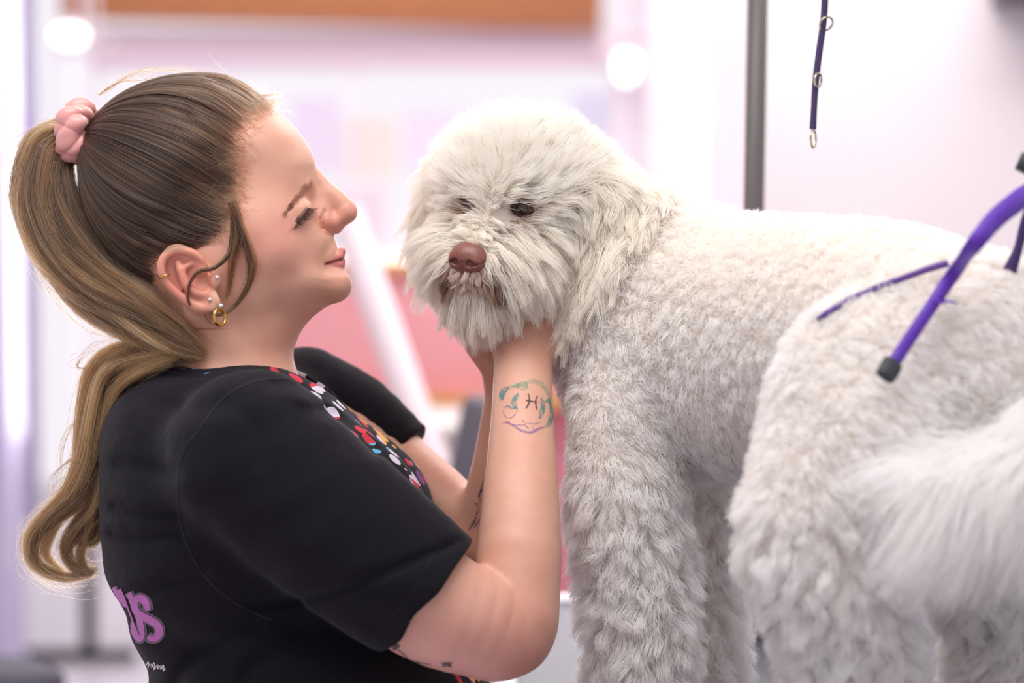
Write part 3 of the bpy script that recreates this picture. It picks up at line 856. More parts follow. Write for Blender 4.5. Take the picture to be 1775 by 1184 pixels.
def body_fur(P, Q, n):
    def wf(c, nr):
        q = (c - HD) @ HR.T
        head = (np.linalg.norm(c - HD, axis=1) < np.where(q[:, 2] > 120, 280, 225)) & (q[:, 2] > -130)
        view = nrm(np.array([887.5, 592, -F]) - c); fac = (nr * view).sum(1)
        inframe = (c[:, 1] < 1290) & (c[:, 0] < 1850)
        near = 1.25 if False else 1
        return (~head) * np.where(fac > -.35, 1, .06) * np.where(inframe, 1, .25)
    R, N = tri_sample(P, Q, n, wf)
    x, y, z = R.T
    hind = (x > 1230 + (z + 560) * .0) & (z < -370)
    low = np.clip((y - 780) / 150, 0, 1)
    axis = nrm(D_RU - D_WI)
    comb = axis[None] * (1 - low)[:, None] * .8 + np.array([0, 1., 0]) * (.35 + low)[:, None]
    back = np.clip((560 - y) / 150, 0, 1)
    L = 30 + 22 * low - 7 * back
    L = L * rng.uniform(.75, 1.1, n)
    tail = (dog_tail(R) < 6)
    L[tail] = rng.uniform(120, 200, tail.sum())
    comb[tail] = nrm(np.array([-.5, .85, -.1]))
    i1 = np.where(~tail & (low < .5))[0]; i2 = np.where(~tail & (low >= .5))[0]; i3 = np.where(tail)[0]
    K = 9; Pt = np.zeros((n, K, 3)); own = np.zeros(n, int); base = 0
    for i, kw in ((i1, dict(lift0=1.2, lift1=.75, grav=.12, clump=.25, per=40, wave=2.5, wfreq=.8, spread=.32, lockvar=.17)),
                  (i2, dict(lift0=1.2, lift1=.75, grav=.2, clump=.42, per=44, wave=6, wfreq=1.0, spread=.3, lockvar=.34)),
                  (i3, dict(lift0=.8, lift1=.25, grav=.35, clump=.35, per=90, wave=8, wfreq=.6, spread=.2, lockvar=.12))):
        if len(i) < 80: continue
        p_, o_, c_ = grow(R[i], N[i], comb[i], L[i], K, **kw); Pt[i] = p_; own[i] = o_ + base; base += c_
    white = np.array(srgb(255, 254, 254)); cr = np.array(srgb(253, 248, 240))
    rv = rng.random(base + 1)[own][:, None]
    c = white * (1 - .3 * rv) + cr * .3 * rv
    k = np.clip((620 - y) / 200, 0, 1)[:, None] * .4; c = c * (1 - k) + cr * k
    return Pt, c
# ------------------------------------------------------------------ materials of the figures
def attr(m, name):
    n = nd(m, 'ShaderNodeAttribute'); n.attribute_name = name; return n
def hair_mat(name, rough=.35, mix=0.25):
    m = bpy.data.materials.new(name); m.use_nodes = True
    nt = m.node_tree; nt.nodes.clear()
    out = nt.nodes.new('ShaderNodeOutputMaterial'); a = attr(m, 'tint')
    h = nt.nodes.new('ShaderNodeBsdfHairPrincipled'); h.parametrization = 'COLOR'
    h.inputs['Roughness'].default_value = rough; h.inputs['Radial Roughness'].default_value = .5
    lk(m, a.outputs['Color'], h.inputs['Color']); lk(m, h.outputs[0], out.inputs[0])
    return m
def fur_mat(name):
    m = bpy.data.materials.new(name); m.use_nodes = True
    nt = m.node_tree; nt.nodes.clear()
    out = nt.nodes.new('ShaderNodeOutputMaterial'); a = attr(m, 'tint')
    d = nt.nodes.new('ShaderNodeBsdfDiffuse'); tr = nt.nodes.new('ShaderNodeBsdfTranslucent')
    mx = nt.nodes.new('ShaderNodeMixShader'); mx.inputs[0].default_value = .5
    lk(m, a.outputs['Color'], d.inputs[0]); lk(m, a.outputs['Color'], tr.inputs[0])
    lk(m, d.outputs[0], mx.inputs[1]); lk(m, tr.outputs[0], mx.inputs[2])
    gl = nt.nodes.new('ShaderNodeBsdfHair'); gl.component = 'Reflection'; gl.inputs['RoughnessU'].default_value = .3; gl.inputs['RoughnessV'].default_value = .5
    gl.inputs['Color'].default_value = (.9, .9, .9, 1)
    m2 = nt.nodes.new('ShaderNodeMixShader'); m2.inputs[0].default_value = .08
    lk(m, mx.outputs[0], m2.inputs[1]); lk(m, gl.outputs[0], m2.inputs[2]); lk(m, m2.outputs[0], out.inputs[0])
    return m
def skin_mat():
    m = mat('skin', (.8, .6, .5), .46, sss=.5, sssr=(1, .35, .18), spec=.4)
    a = attr(m, 'tint'); no = nd(m, 'ShaderNodeTexNoise'); no.inputs['Scale'].default_value = 420; no.inputs['Detail'].default_value = 3
    tc = nd(m, 'ShaderNodeTexCoord'); lk(m, tc.outputs['Object'], no.inputs['Vector'])
    fr = nd(m, 'ShaderNodeTexVoronoi'); fr.inputs['Scale'].default_value = 170; lk(m, tc.outputs['Object'], fr.inputs['Vector'])
    rp = nd(m, 'ShaderNodeValToRGB'); rp.color_ramp.elements[0].position = .10; rp.color_ramp.elements[0].color = (.66, .46, .40, 1)
    rp.color_ramp.elements[1].position = .22; rp.color_ramp.elements[1].color = (1, 1, 1, 1); lk(m, fr.outputs['Distance'], rp.inputs[0])
    n2 = nd(m, 'ShaderNodeTexNoise'); n2.inputs['Scale'].default_value = 30; lk(m, tc.outputs['Object'], n2.inputs['Vector'])
    r2 = nd(m, 'ShaderNodeValToRGB'); r2.color_ramp.elements[0].position = .35; r2.color_ramp.elements[0].color = (.90, .80, .78, 1)
    r2.color_ramp.elements[1].position = .65; r2.color_ramp.elements[1].color = (1, 1, 1, 1); lk(m, n2.outputs[0], r2.inputs[0])
    frm = nd(m, 'ShaderNodeMixRGB', blend_type='MULTIPLY'); frm.inputs[0].default_value = .14
    lk(m, a.outputs['Color'], frm.inputs[1]); lk(m, rp.outputs[0], frm.inputs[2])
    m2 = nd(m, 'ShaderNodeMixRGB', blend_type='MULTIPLY'); m2.inputs[0].default_value = .55
    lk(m, frm.outputs[0], m2.inputs[1]); lk(m, r2.outputs[0], m2.inputs[2])
    lk(m, m2.outputs[0], bsdf(m).inputs['Base Color'])
    b = nd(m, 'ShaderNodeBump'); b.inputs['Strength'].default_value = .12; b.inputs['Distance'].default_value = .0006
    n3 = nd(m, 'ShaderNodeTexNoise'); n3.inputs['Scale'].default_value = 900; n3.inputs['Detail'].default_value = 4; lk(m, tc.outputs['Object'], n3.inputs['Vector'])
    lk(m, n3.outputs[0], b.inputs['Height']); lk(m, b.outputs[0], bsdf(m).inputs['Normal'])
    return m
def shirt_mat():
    m = mat('scrub_fabric', srgb(22, 19, 27), .9, sheen=.06, spec=.12)
    tc = nd(m, 'ShaderNodeTexCoord'); a = attr(m, 'pattern')
    v = nd(m, 'ShaderNodeTexVoronoi'); v.inputs['Scale'].default_value = 58; v.inputs['Randomness'].default_value = .55
    lk(m, tc.outputs['Object'], v.inputs['Vector'])
    big = nd(m, 'ShaderNodeTexVoronoi'); big.inputs['Scale'].default_value = 30; lk(m, tc.outputs['Object'], big.inputs['Vector'])
    sx = nd(m, 'ShaderNodeSeparateColor'); lk(m, big.outputs['Color'], sx.inputs[0])
    rp = nd(m, 'ShaderNodeValToRGB'); rp.color_ramp.interpolation = 'CONSTANT'
    cs = [srgb(196, 52, 66), srgb(206, 196, 214), srgb(86, 160, 196), srgb(222, 168, 92), srgb(112, 62, 128)]
    e = rp.color_ramp.elements; e[0].color = (*cs[0], 1); e[1].position = .3; e[1].color = (*cs[1], 1)
    for p_, c_ in ((.58, cs[2]), (.74, cs[3]), (.9, cs[4])):
        x = e.new(p_); x.color = (*c_, 1)
    lk(m, sx.outputs[0], rp.inputs[0])
    th = nd(m, 'ShaderNodeMath', operation='LESS_THAN'); th.inputs[1].default_value = .42; lk(m, v.outputs['Distance'], th.inputs[0])
    mu = nd(m, 'ShaderNodeMath', operation='MULTIPLY'); lk(m, th.outputs[0], mu.inputs[0]); lk(m, a.outputs['Fac'], mu.inputs[1])
    mx = nd(m, 'ShaderNodeMixRGB'); mx.inputs[1].default_value = (*srgb(22, 19, 27), 1); lk(m, mu.outputs[0], mx.inputs[0]); lk(m, rp.outputs[0], mx.inputs[2])
    lk(m, mx.outputs[0], bsdf(m).inputs['Base Color'])
    n = nd(m, 'ShaderNodeTexNoise'); n.inputs['Scale'].default_value = 14; n.inputs['Detail'].default_value = 5; lk(m, tc.outputs['Object'], n.inputs['Vector'])
    b = nd(m, 'ShaderNodeBump'); b.inputs['Strength'].default_value = .5; b.inputs['Distance'].default_value = .012; lk(m, n.outputs[0], b.inputs['Height'])
    w = nd(m, 'ShaderNodeTexNoise'); w.inputs['Scale'].default_value = 1400; lk(m, tc.outputs['Object'], w.inputs['Vector'])
    b2 = nd(m, 'ShaderNodeBump'); b2.inputs['Strength'].default_value = .3; b2.inputs['Distance'].default_value = .0004; lk(m, w.outputs[0], b2.inputs['Height']); lk(m, b.outputs[0], b2.inputs['Normal'])
    lk(m, b2.outputs[0], bsdf(m).inputs['Normal'])
    return m
def skin_tint(P):
    h = to_head(P); x, y, z = h[:, 0], h[:, 1], np.abs(h[:, 2])
    c = np.tile(np.array(srgb(217, 168, 146)), (len(P), 1))
    def blend(w, col, k=1.):
        nonlocal c
        w = np.clip(w * k, 0, 1)[:, None]; c = c * (1 - w) + np.array(srgb(*col)) * w
    G = lambda cx, cy, cz, s: np.exp(-((x - cx) ** 2 + (y - cy) ** 2 + (z - cz) ** 2) / (2 * s * s))
    blend(G(500, 430, 110, 42), (216, 150, 136), .55)
    blend(G(606, 372, 0, 22) + G(576, 386, 30, 14), (212, 140, 124), .6)
    blend(G(510, 395, 85, 22), (214, 150, 140), .35)
    blend(G(500, 520, 60, 40), (214, 164, 148), .3)
    e = ear_sdf(np.stack([x, y, z], -1).astype(np.float32)); em = np.clip(1 - np.abs(e) / 6, 0, 1) * (x < 395)
    blend(em, (222, 150, 128), .7); blend(em * G(345, 495, 145, 24), (196, 110, 98), .5)
    s = np.stack([x, y, z], -1).astype(np.float32)
    ul = np.minimum(scone(s, (596, 438, 0), L(589, 445, 27), 6.5, 5.3), scone(s, L(589, 445, 27), L(567, 456, 48), 5.3, 3))
    ll = np.minimum(scone(s, (595, 454, 0), L(589, 459, 26), 7.8, 6.2), scone(s, L(589, 459, 26), L(568, 459, 47), 6.2, 3))
    lip = np.clip(1 - (np.minimum(ul, ll) - .6) / 2.2, 0, 1)
    blend(lip, (198, 118, 116), .9)
    ml = mouth_line(s)
    blend(np.clip(1 - ml / 2.5, 0, 1), (110, 44, 44), .9)
    lidl = lash_line(s, 1.6)
    blend(np.clip(1 - lidl / 3, 0, 1), (84, 50, 46), .85)
    hl = np.clip((hairline_x(y) - x) / 25 + .3, 0, 1) * (y < 470) * (x > 100)
    blend(hl, (150, 118, 98), .75)
    x, y, z = P[:, 0], P[:, 1], P[:, 2]
    elb = np.exp(-(((x - 890) ** 2 + (y - 1110) ** 2) / (2 * 60. ** 2))) * (z < 0)
    blend(elb, (226, 160, 150), .6)
    up = np.exp(-(((x - 760) ** 2 + (y - 1110) ** 2) / (2 * 70. ** 2))) * (z < 0)
    blend(up, (226, 168, 166), .5)
    return c
# ================================================================== details laid on the figures
EYE = Vector((887.5, 592.0, -F))
def bvh_of(P, Q): return BVHTree.FromPolygons([tuple(v) for v in P.tolist()], Q.tolist())
def hit(bvh, px, py):
    d = (Vector((px, py, 0)) - EYE).normalized()
    r = bvh.ray_cast(EYE, d)
    return None if r[0] is None else (np.array(r[0]), np.array(r[1]))
def ribbon(bvh, pts, wd, n=None, lift=.7, cols=5):
    """a strip of ink or cloth lying on a surface"""
    pts = np.asarray(pts, float); L = np.linalg.norm(np.diff(pts, axis=0), axis=1).sum()
    n = n or max(6, int(L / 2.0)); c = catmull(pts, n)
    w = np.interp(np.linspace(0, 1, n), np.linspace(0, 1, len(wd)), wd) if hasattr(wd, '__len__') else np.full(n, wd)
    T = np.gradient(c, axis=0); T /= np.linalg.norm(T, axis=1)[:, None] + 1e-9; Nn = np.stack([-T[:, 1], T[:, 0]], -1)
    V, idx, Fq = [], {}, []
    for i in range(n):
        for j in range(cols):
            q = c[i] + Nn[i] * w[i] * (j / (cols - 1) - .5)
            h = hit(bvh, q[0], q[1])
            if h is not None: idx[i, j] = len(V); V.append(h[0] + h[1] * lift)
    for i in range(n - 1):
        for j in range(cols - 1):
            k = [(i, j), (i, j + 1), (i + 1, j + 1), (i + 1, j)]
            if all(q in idx for q in k):
                vv = [idx[q] for q in k]
                if max(np.linalg.norm(V[vv[a]] - V[vv[(a + 1) % 4]]) for a in range(4)) < 14: Fq.append((i, vv))
    rows = sorted({i for i, _ in Fq}); best = []; cur = []
    for i in rows:
        cur = cur + [i] if cur and i == cur[-1] + 1 else [i]
        if len(cur) > len(best): best = cur
    best = set(best); Fq = [v for i, v in Fq if i in best]
    used = sorted({a for q in Fq for a in q}); mp = {a: k for k, a in enumerate(used)}
    return [V[a] for a in used], [[mp[a] for a in q] for q in Fq]
def ribbons(name, bvh, specs, m, parent, lift=.7):
    for s in specs:
        v, f = ribbon(bvh, s[0], s[1], lift=s[2] if len(s) > 2 else lift)
        if f: to_obj(name, np.array(v), np.array(f), m, parent)
def ink_mat(name, col, a=.7):
    m = mat(name, col, .5); b = bsdf(m); b.inputs['Alpha'].default_value = a
    if a < .9:
        tc = nd(m, 'ShaderNodeTexCoord'); n = nd(m, 'ShaderNodeTexNoise'); n.inputs['Scale'].default_value = 220; n.inputs['Detail'].default_value = 3; lk(m, tc.outputs['Object'], n.inputs['Vector'])
        r = nd(m, 'ShaderNodeMapRange'); r.inputs['From Min'].default_value = .35; r.inputs['From Max'].default_value = .65; r.inputs['To Min'].default_value = a * .35; r.inputs['To Max'].default_value = min(1, a * 1.25)
        lk(m, n.outputs[0], r.inputs['Value']); lk(m, r.outputs[0], b.inputs['Alpha'])
    return m
def tattoos(bvh, root):
    black = ink_mat('tattoo_black', srgb(48, 42, 52), .85); navy = ink_mat('tattoo_navy', srgb(66, 58, 88), .8)
    teal = ink_mat('tattoo_teal', srgb(58, 142, 146), .62); green = ink_mat('tattoo_green', srgb(80, 162, 126), .5)
    lil = ink_mat('tattoo_lilac', srgb(150, 112, 160), .6); pale = ink_mat('tattoo_pale_green', srgb(140, 176, 146), .38)
    ribbons('tattoo', bvh, [([(915, 682), (917.6, 690), (916, 700.6), (911.3, 708)], [2, 3, 3, 2]), ([(931.5, 686), (928.8, 693), (928.5, 702), (931, 711)], [2, 3, 3, 2]), ([(912, 694), (932, 698)], 2.4)], black, root)
    ribbons('tattoo', bvh, [([(884, 671), (875, 676), (870, 684), (870, 694)], [4, 9, 10, 5]), ([(899, 682), (893, 690), (891, 699), (895, 709)], [3, 8, 10, 3]),
        ([(938, 689), (941, 702), (939, 714), (935, 726)], [4, 7, 9, 4]), ([(951, 690), (955, 708), (955, 724), (951, 736), (944, 738)], [4, 5, 8, 9, 3]), ([(874, 707), (881, 704), (887, 708), (897, 707)], [2, 4, 3, 2])], teal, root)
    ribbons('tattoo', bvh, [([(885, 671), (893, 669), (900, 666)], [3, 5, 6]), ([(897, 673), (902, 667), (910, 667), (912, 674), (902, 675)], [4, 8, 9, 6, 3]), ([(944, 696), (952, 694)], 5)], green, root, .9)
    ribbons('tattoo', bvh, [([(908, 664), (924, 661), (940, 667), (950, 682), (955, 694)], [5, 8, 8, 6, 3])], pale, root)
    ribbons('tattoo', bvh, [([(874, 731), (889, 737), (903, 746), (921, 749.5), (936, 742), (945, 741)], [2, 3.5, 4, 4, 3.5, 2]), ([(889, 736), (906, 737), (914, 733), (926, 735), (938, 731)], [1.4, 2, 1.4, 2, 1.2]),
        ([(872, 711), (875, 721), (884, 725), (893, 718), (897, 708)], 1.8), ([(906, 728), (910, 737), (918, 743)], 1.6), ([(922, 738), (926, 745), (934, 742)], 1.6), ([(870, 735), (878, 731), (884, 733)], 2)], lil, root, .8)
    # flower on the inner forearm
    fl = []
    c0 = np.array([834., 878.])
    star = []
    for k in range(13):
        a = k * math.pi / 6 + .3; r_ = (11, 19) if k % 2 == 0 else (4, 7)
        q = c0 + np.array([math.cos(a) * r_[0], math.sin(a) * r_[1]]); star += [q, q]
    ribbons('tattoo', bvh, [(star, 1.3)], navy, root)
    fl += [([(838, 832), (833, 852), (828, 862)], [1, 3, 1.5]), ([(826, 896), (820, 908), (813, 918)], [2, 4, 2]), ([(838, 845), (832, 858)], 2), ([(832, 900), (822, 914)], 2)]
    for q in fl: ribbons('tattoo', bvh, [q], navy, root)
    ar = [([(688, 1123), (700, 1134), (714, 1147), (745, 1158), (772, 1165)], [2.2, 2, 2, 2, 2.2]), ([(674, 1131), (700, 1141), (724, 1148), (755, 1152), (784, 1152)], [2, 2, 2, 2, 2]),
          ([(753, 1152), (768, 1151.5), (781, 1152)], [3, 8, 7]), ([(784, 1148), (778, 1152), (784, 1156)], 2.2), ([(682, 1126), (687, 1120), (693, 1121)], [4, 9, 4]), ([(745, 1158), (758, 1162), (771, 1166)], [2, 6, 5]), ([(690, 1139), (720, 1151), (748, 1160)], 1.6)]
    for q in ar: ribbons('tattoo', bvh, [q], navy, root)
def shirt_print(bvh, shirt):
    edge = mat('print_outline', srgb(92, 76, 92), .6); mag = mat('print_magenta', srgb(176, 92, 168), .55); wh = mat('print_white', srgb(214, 204, 214), .6)
    S_ = [(258, 1058), (254, 1044), (244, 1036), (235, 1042), (236, 1056), (246, 1066), (262, 1074), (275, 1084), (277, 1098), (268, 1107), (257, 1104)]
    U_ = [(207, 1021), (216, 1046), (227, 1076), (237, 1101), (244, 1108), (248, 1098), (242, 1070), (232, 1044), (224, 1026)]
    H_ = [(199, 1017), (207, 1042), (217, 1068)]
    ribbons('print_outline', bvh, [(S_, 19), (U_, 16), (H_, 12)], edge, shirt, 1.0)
    ribbons('lettering', bvh, [(S_, [8, 12, 13, 12, 12, 13, 13, 13, 13, 11, 7]), (U_, [9, 11, 11, 11, 8, 9, 11, 11, 9]), (H_, 7)], mag, shirt, 1.8)
    q = []
    x = 255
    for k in range(6):
        hgt = (6, 2, 7, 3, 2, 5)[k]; q.append(([(x, 1153 + k * 1.1), (x + 2.4, 1151 - hgt * .7 + k), (x + 4, 1151 + k), (x + 2.6, 1155 + hgt * .5 + k * 1.1), (x + 6.5, 1153 + k)], (1.6, 1.2, 1.6, 1.3, 1.2, 1.5)[k])); x += (5.6, 4.6, 6, 5, 4.8, 5)[k]
    ribbons('lettering', bvh, q, wh, shirt, 1.2)
def seams(bvh, shirt):
    m = mat('seam_thread', srgb(24, 21, 27), .9)
    ribbons('seam', bvh, [([(498, 656), (440, 662), (388, 690), (345, 745), (316, 790), (308, 850), (316, 920), (345, 985), (400, 1040), (470, 1075)], 2.6), ([(772, 922), (738, 985), (700, 1045), (650, 1102)], 1.4)], m, shirt, 1.0)
def lashes_brows(bvh, hm, root):
    # roots of the lashes on both lids (mirrored through the head)
    K = 8; t = np.linspace(0, 1, K)
    Ps, cs = [], []
    lo = catmull(np.array(LASH), 70)
    for sg in (-1, 1):
        for i, r in enumerate(lo):
            for k in range(3):
                u = i / 69
                d = nrm(np.array([.80 - .55 * u, .34 + .40 * u, .42 + .35 * u]) + rng.normal(0, .10, 3))
                up = np.array([.35, -.55, .1])
                Ln = rng.uniform(14, 23)
                p = r + rng.normal(0, .5, 3) + (d[None] * t[:, None] + up[None] * (t ** 2)[:, None] * .45) * Ln
                p = p * np.array([1, 1, sg]); Ps.append(from_head(p)); cs.append(srgb(22, 16, 16))
    strands('eyelashes', np.array(Ps), .32, hm, root, cols=np.array(cs), tip=.2); Ps, cs = [], []
    # brows
    n = 340
    cen = catmull(np.array([(543, 313), (531, 323), (516, 340), (505, 354), (494, 368)]), 60)
    for k in range(n):
        u = rng.random(); c = cen[int(u * 59)]; wd = 5.5 * (1 - u) ** .6 + 1.2
        off = rng.normal(0, .5) * wd
        px, py = c[0] + off * .7, c[1] + off * .72
        h = hit(bvh, px, py)
        if h is None: continue
        q = to_head(h[0]); N = to_head(h[0] + h[1]) - q
        if abs(q[2]) < 26: continue
        d = nrm(np.array([-.62, .66, 0]) + np.array([.45, -.5, 0]) * (1 - u) * .5 + rng.normal(0, .18, 3)); d = nrm(d - N * (d @ N) + N * .12)
        Ln = rng.uniform(9, 15)
        p = q + N * .3 + d[None] * t[:, None] * Ln
        for sg in (1, -1): Ps.append(from_head(p * np.array([1, 1, sg]))); cs.append(srgb(78, 54, 42))
    Ps = np.array(Ps); 
    strands('eyebrows', Ps, .28, hm, root, cols=np.array(cs), tip=.2)
def torus(c, R, r, ax, n=48, m=12, sx=1., fold=None):
    ax = nrm(np.array(ax, float)); a = np.cross(ax, [0, 0, 1.]); a = nrm(a) if np.linalg.norm(a) > .1 else np.array([1., 0, 0]); b = np.cross(ax, a)
    V = []
    for i in range(n):
        th = 2 * math.pi * i / n
        rad = a * math.cos(th) * sx + b * math.sin(th)
        for j in range(m):
            ph = 2 * math.pi * j / m
            rr, ro = (r, 0) if fold is None else fold(th, ph)
            V.append(np.array(c) + rad * (R + ro + rr * math.cos(ph)) + ax * rr * (1.0 if fold is None else 1.25) * math.sin(ph))
    Fq = [(i * m + j, ((i + 1) % n) * m + j, ((i + 1) % n) * m + (j + 1) % m, i * m + (j + 1) % m) for i in range(n) for j in range(m)]
    return np.array(V), np.array(Fq)
def ball(c, r, n=14, R=None):
    V, Fq = [], []
    r = np.broadcast_to(np.asarray(r, float), (3,))
    for i in range(n + 1):
        th = math.pi * i / n
        for j in range(2 * n):
            ph = math.pi * j / n; V.append(np.array([math.sin(th) * math.cos(ph), math.cos(th), math.sin(th) * math.sin(ph)]) * r)
    V = np.array(V)
    if R is not None: V = V @ np.asarray(R)
    for i in range(n):
        for j in range(2 * n): Fq.append((i * 2 * n + j, i * 2 * n + (j + 1) % (2 * n), (i + 1) * 2 * n + (j + 1) % (2 * n), (i + 1) * 2 * n + j))
    return V + np.array(c), np.array(Fq)
def scrunchie(root):
    m = mat('pink_satin', srgb(226, 158, 152), .32, spec=.6, sheen=.4)
    def fold(th, ph):
        a = abs(math.sin(4.5 * th + 1.5 * ph + .9 * math.sin(2 * th))) ** .55 + .6 * abs(math.sin(3.5 * th - .5 * ph + 1)) ** .6 - 1.15 + .12 * math.sin(9 * th + 2 * ph)
        return 21 * (1 + .34 * a), 3 * math.sin(5 * th + 2)
    V, Fq = torus(C(136, 230, -8), 36, 21, (.94, .10, -.22), 220, 48, 1., fold)
    to_obj('scrunchie', V, Fq, m, root)
def jewellery(bvh, root):
    g = mat('gold', srgb(214, 170, 96), .22, metal=1.); si = mat('crystal', (.9, .9, .92), .08, metal=.6)
    V, Fq = torus(C(381, 550, -160), 13.5, 3.2, (.75, -.1, -.55), 40, 10); h = to_obj('hoop_earring', V, Fq, g, root); h['label'] = 'chunky gold hoop earring'
    V, Fq = ball(C(383, 530, -163), 4); to_obj('crystal', V, Fq, si, h)
    for x, y in ((364, 519), (376, 481)):
        q = hit(bvh, x, y)
        if q is not None: V, Fq = ball(q[0] + q[1] * 1.5, 3.2); to_obj('ear_stud', V, Fq, si, root)
    q = hit(bvh, 287, 478)
    if q is not None: V, Fq = torus(q[0] - q[1] * 3, 8, 1.6, (.35, .85, 0), 30, 8); to_obj('ear_cuff', V, Fq, g, root)
def dog_face(root):
    # nose leather
    NC = HL(-1, -51, 211)
    def nose(p):
        q = (p - NC.astype(np.float32)) @ HR.astype(np.float32).T
        a = q.copy(); a[..., 0] = np.abs(a[..., 0])
        f = sell(a, (0, 3, -4), (33, 25, 26)); f = smin(f, sell(a, (17, -4, 4), (14, 15, 15)), 8); f = smin(f, sell(a, (0, -11, 0), (14, 18, 17)), 8)
        f = smax(f, -sell(a, (13.5, -3, 20), (7, 6.5, 9)), 3); f = smax(f, -scone(a, (20, -4, 17), (30, 0, 3), 3, 2.4), 3)
        return smax(f, -scone(a, (0, 0, 22), (0, -34, 18), 1.3, 1.3), 3)
    P, Q = surf_nets(nose, NC - 60, NC + 60, 3.0); P = project(nose, P, 2)
    m = mat('nose_leather', srgb(128, 74, 64), .36, spec=.6)
    tc = nd(m, 'ShaderNodeTexCoord'); v = nd(m, 'ShaderNodeTexVoronoi'); v.inputs['Scale'].default_value = 900; lk(m, tc.outputs['Object'], v.inputs['Vector'])
    b = nd(m, 'ShaderNodeBump'); b.inputs['Strength'].default_value = .5; b.inputs['Distance'].default_value = .0004; lk(m, v.outputs['Distance'], b.inputs['Height']); lk(m, b.outputs[0], bsdf(m).inputs['Normal'])
    to_obj('nose', P, Q, m, root)
    # lips
    ml = mat('lip_leather', srgb(96, 58, 50), .45)
    for sg in (-1, 1):
        V, Fq, ng = tube(catmull([HL(0, -66, 222), HL(0, -80, 219), HL(9 * sg, -91, 214), HL(22 * sg, -90, 208), HL(36 * sg, -98, 192)], 24), np.linspace(3.2, 2.4, 24), 8); to_obj('lip', V, Fq, ml, root, ng)
    br = mat('eye_brown', srgb(58, 34, 22), .06, spec=.8); rim = mat('eyelid', srgb(92, 58, 40), .5)
    for sg in (-1, 1):
        V, Fq = ball(HL(48 * sg, 26, 106), 18.5, 18); e = to_obj('eye', V, Fq, br, root)
        V, Fq = ball(HL(48 * sg, 26, 106) + dfw * 12.5, (8, 8, 8), 12); to_obj('pupil', V, Fq, mat('pupil', (.005, .005, .005), .05, spec=.8), e)
        V, Fq = torus(HL(48 * sg, 26, 113), 18, 5.6, dfw, 40, 10); V = HL(48 * sg, 26, 113) + (V - HL(48 * sg, 26, 113)) @ (np.eye(3) - .28 * np.outer(dup, dup)); to_obj('eyelid', V, Fq, rim, root)
# ================================================================== the place
def BW(px, py, Y):
    """the point of the vertical plane y = Y (world metres) seen at image place (px, py)"""
    p = W(np.array([px, py, 0.])); c = np.array(CAM); d = p - c
    return c + d * ((Y - c[1]) / d[1])
def box(name, lo, hi, m, parent=None, bev=0., rz=0., seg=2):
    lo = np.array(lo, float); hi = np.array(hi, float); c = (lo + hi) / 2
    bm = bmesh.new(); bmesh.ops.create_cube(bm, size=1)
    bmesh.ops.scale(bm, vec=hi - lo, verts=bm.verts)
    if bev: bmesh.ops.bevel(bm, geom=bm.edges[:], offset=min(bev, (hi - lo).min() * .45), segments=seg, affect='EDGES', profile=.6)
    me = bpy.data.meshes.new(name); bm.to_mesh(me); bm.free(); me.materials.append(m)
    if bev:
        for p in me.polygons: p.use_smooth = True
    o = bpy.data.objects.new(name, me); COL.objects.link(o); o.location = c; o.rotation_euler.z = rz
    if parent is not None:
        o.parent = parent; o.matrix_parent_inverse = parent.matrix_world.inverted() if False else Matrix.Translation(parent.location).inverted()
    return o
def wtube(name, pts, r, m, parent=None, seg=12, flat=1., n=None):
    pts = catmull(np.array(pts, float), n) if n else np.array(pts, float)
    V, Fq, ng = tube(pts, r, seg, flat)
    o = to_obj(name, V, Fq, m, parent, ng, world=False)
    if parent is not None: o.matrix_parent_inverse = Matrix.Translation(parent.location).inverted()
    return o
def noise_mat(name, c1, c2, scale=4, rough=.6, stretch=(1, 1, 1), bump=0.):
    m = mat(name, c1, rough); tc = nd(m, 'ShaderNodeTexCoord'); mp = nd(m, 'ShaderNodeMapping'); mp.inputs['Scale'].default_value = stretch
    n = nd(m, 'ShaderNodeTexNoise'); n.inputs['Scale'].default_value = scale; n.inputs['Detail'].default_value = 5
    lk(m, tc.outputs['Object'], mp.inputs[0]); lk(m, mp.outputs[0], n.inputs['Vector'])
    r = nd(m, 'ShaderNodeValToRGB'); r.color_ramp.elements[0].position = .35; r.color_ramp.elements[1].position = .65
    r.color_ramp.elements[0].color = (*c1, 1); r.color_ramp.elements[1].color = (*c2, 1); lk(m, n.outputs[0], r.inputs[0]); lk(m, r.outputs[0], bsdf(m).inputs['Base Color'])
    if bump:
        b = nd(m, 'ShaderNodeBump'); b.inputs['Strength'].default_value = .5; b.inputs['Distance'].default_value = bump; lk(m, n.outputs[0], b.inputs['Height']); lk(m, b.outputs[0], bsdf(m).inputs['Normal'])
    return m
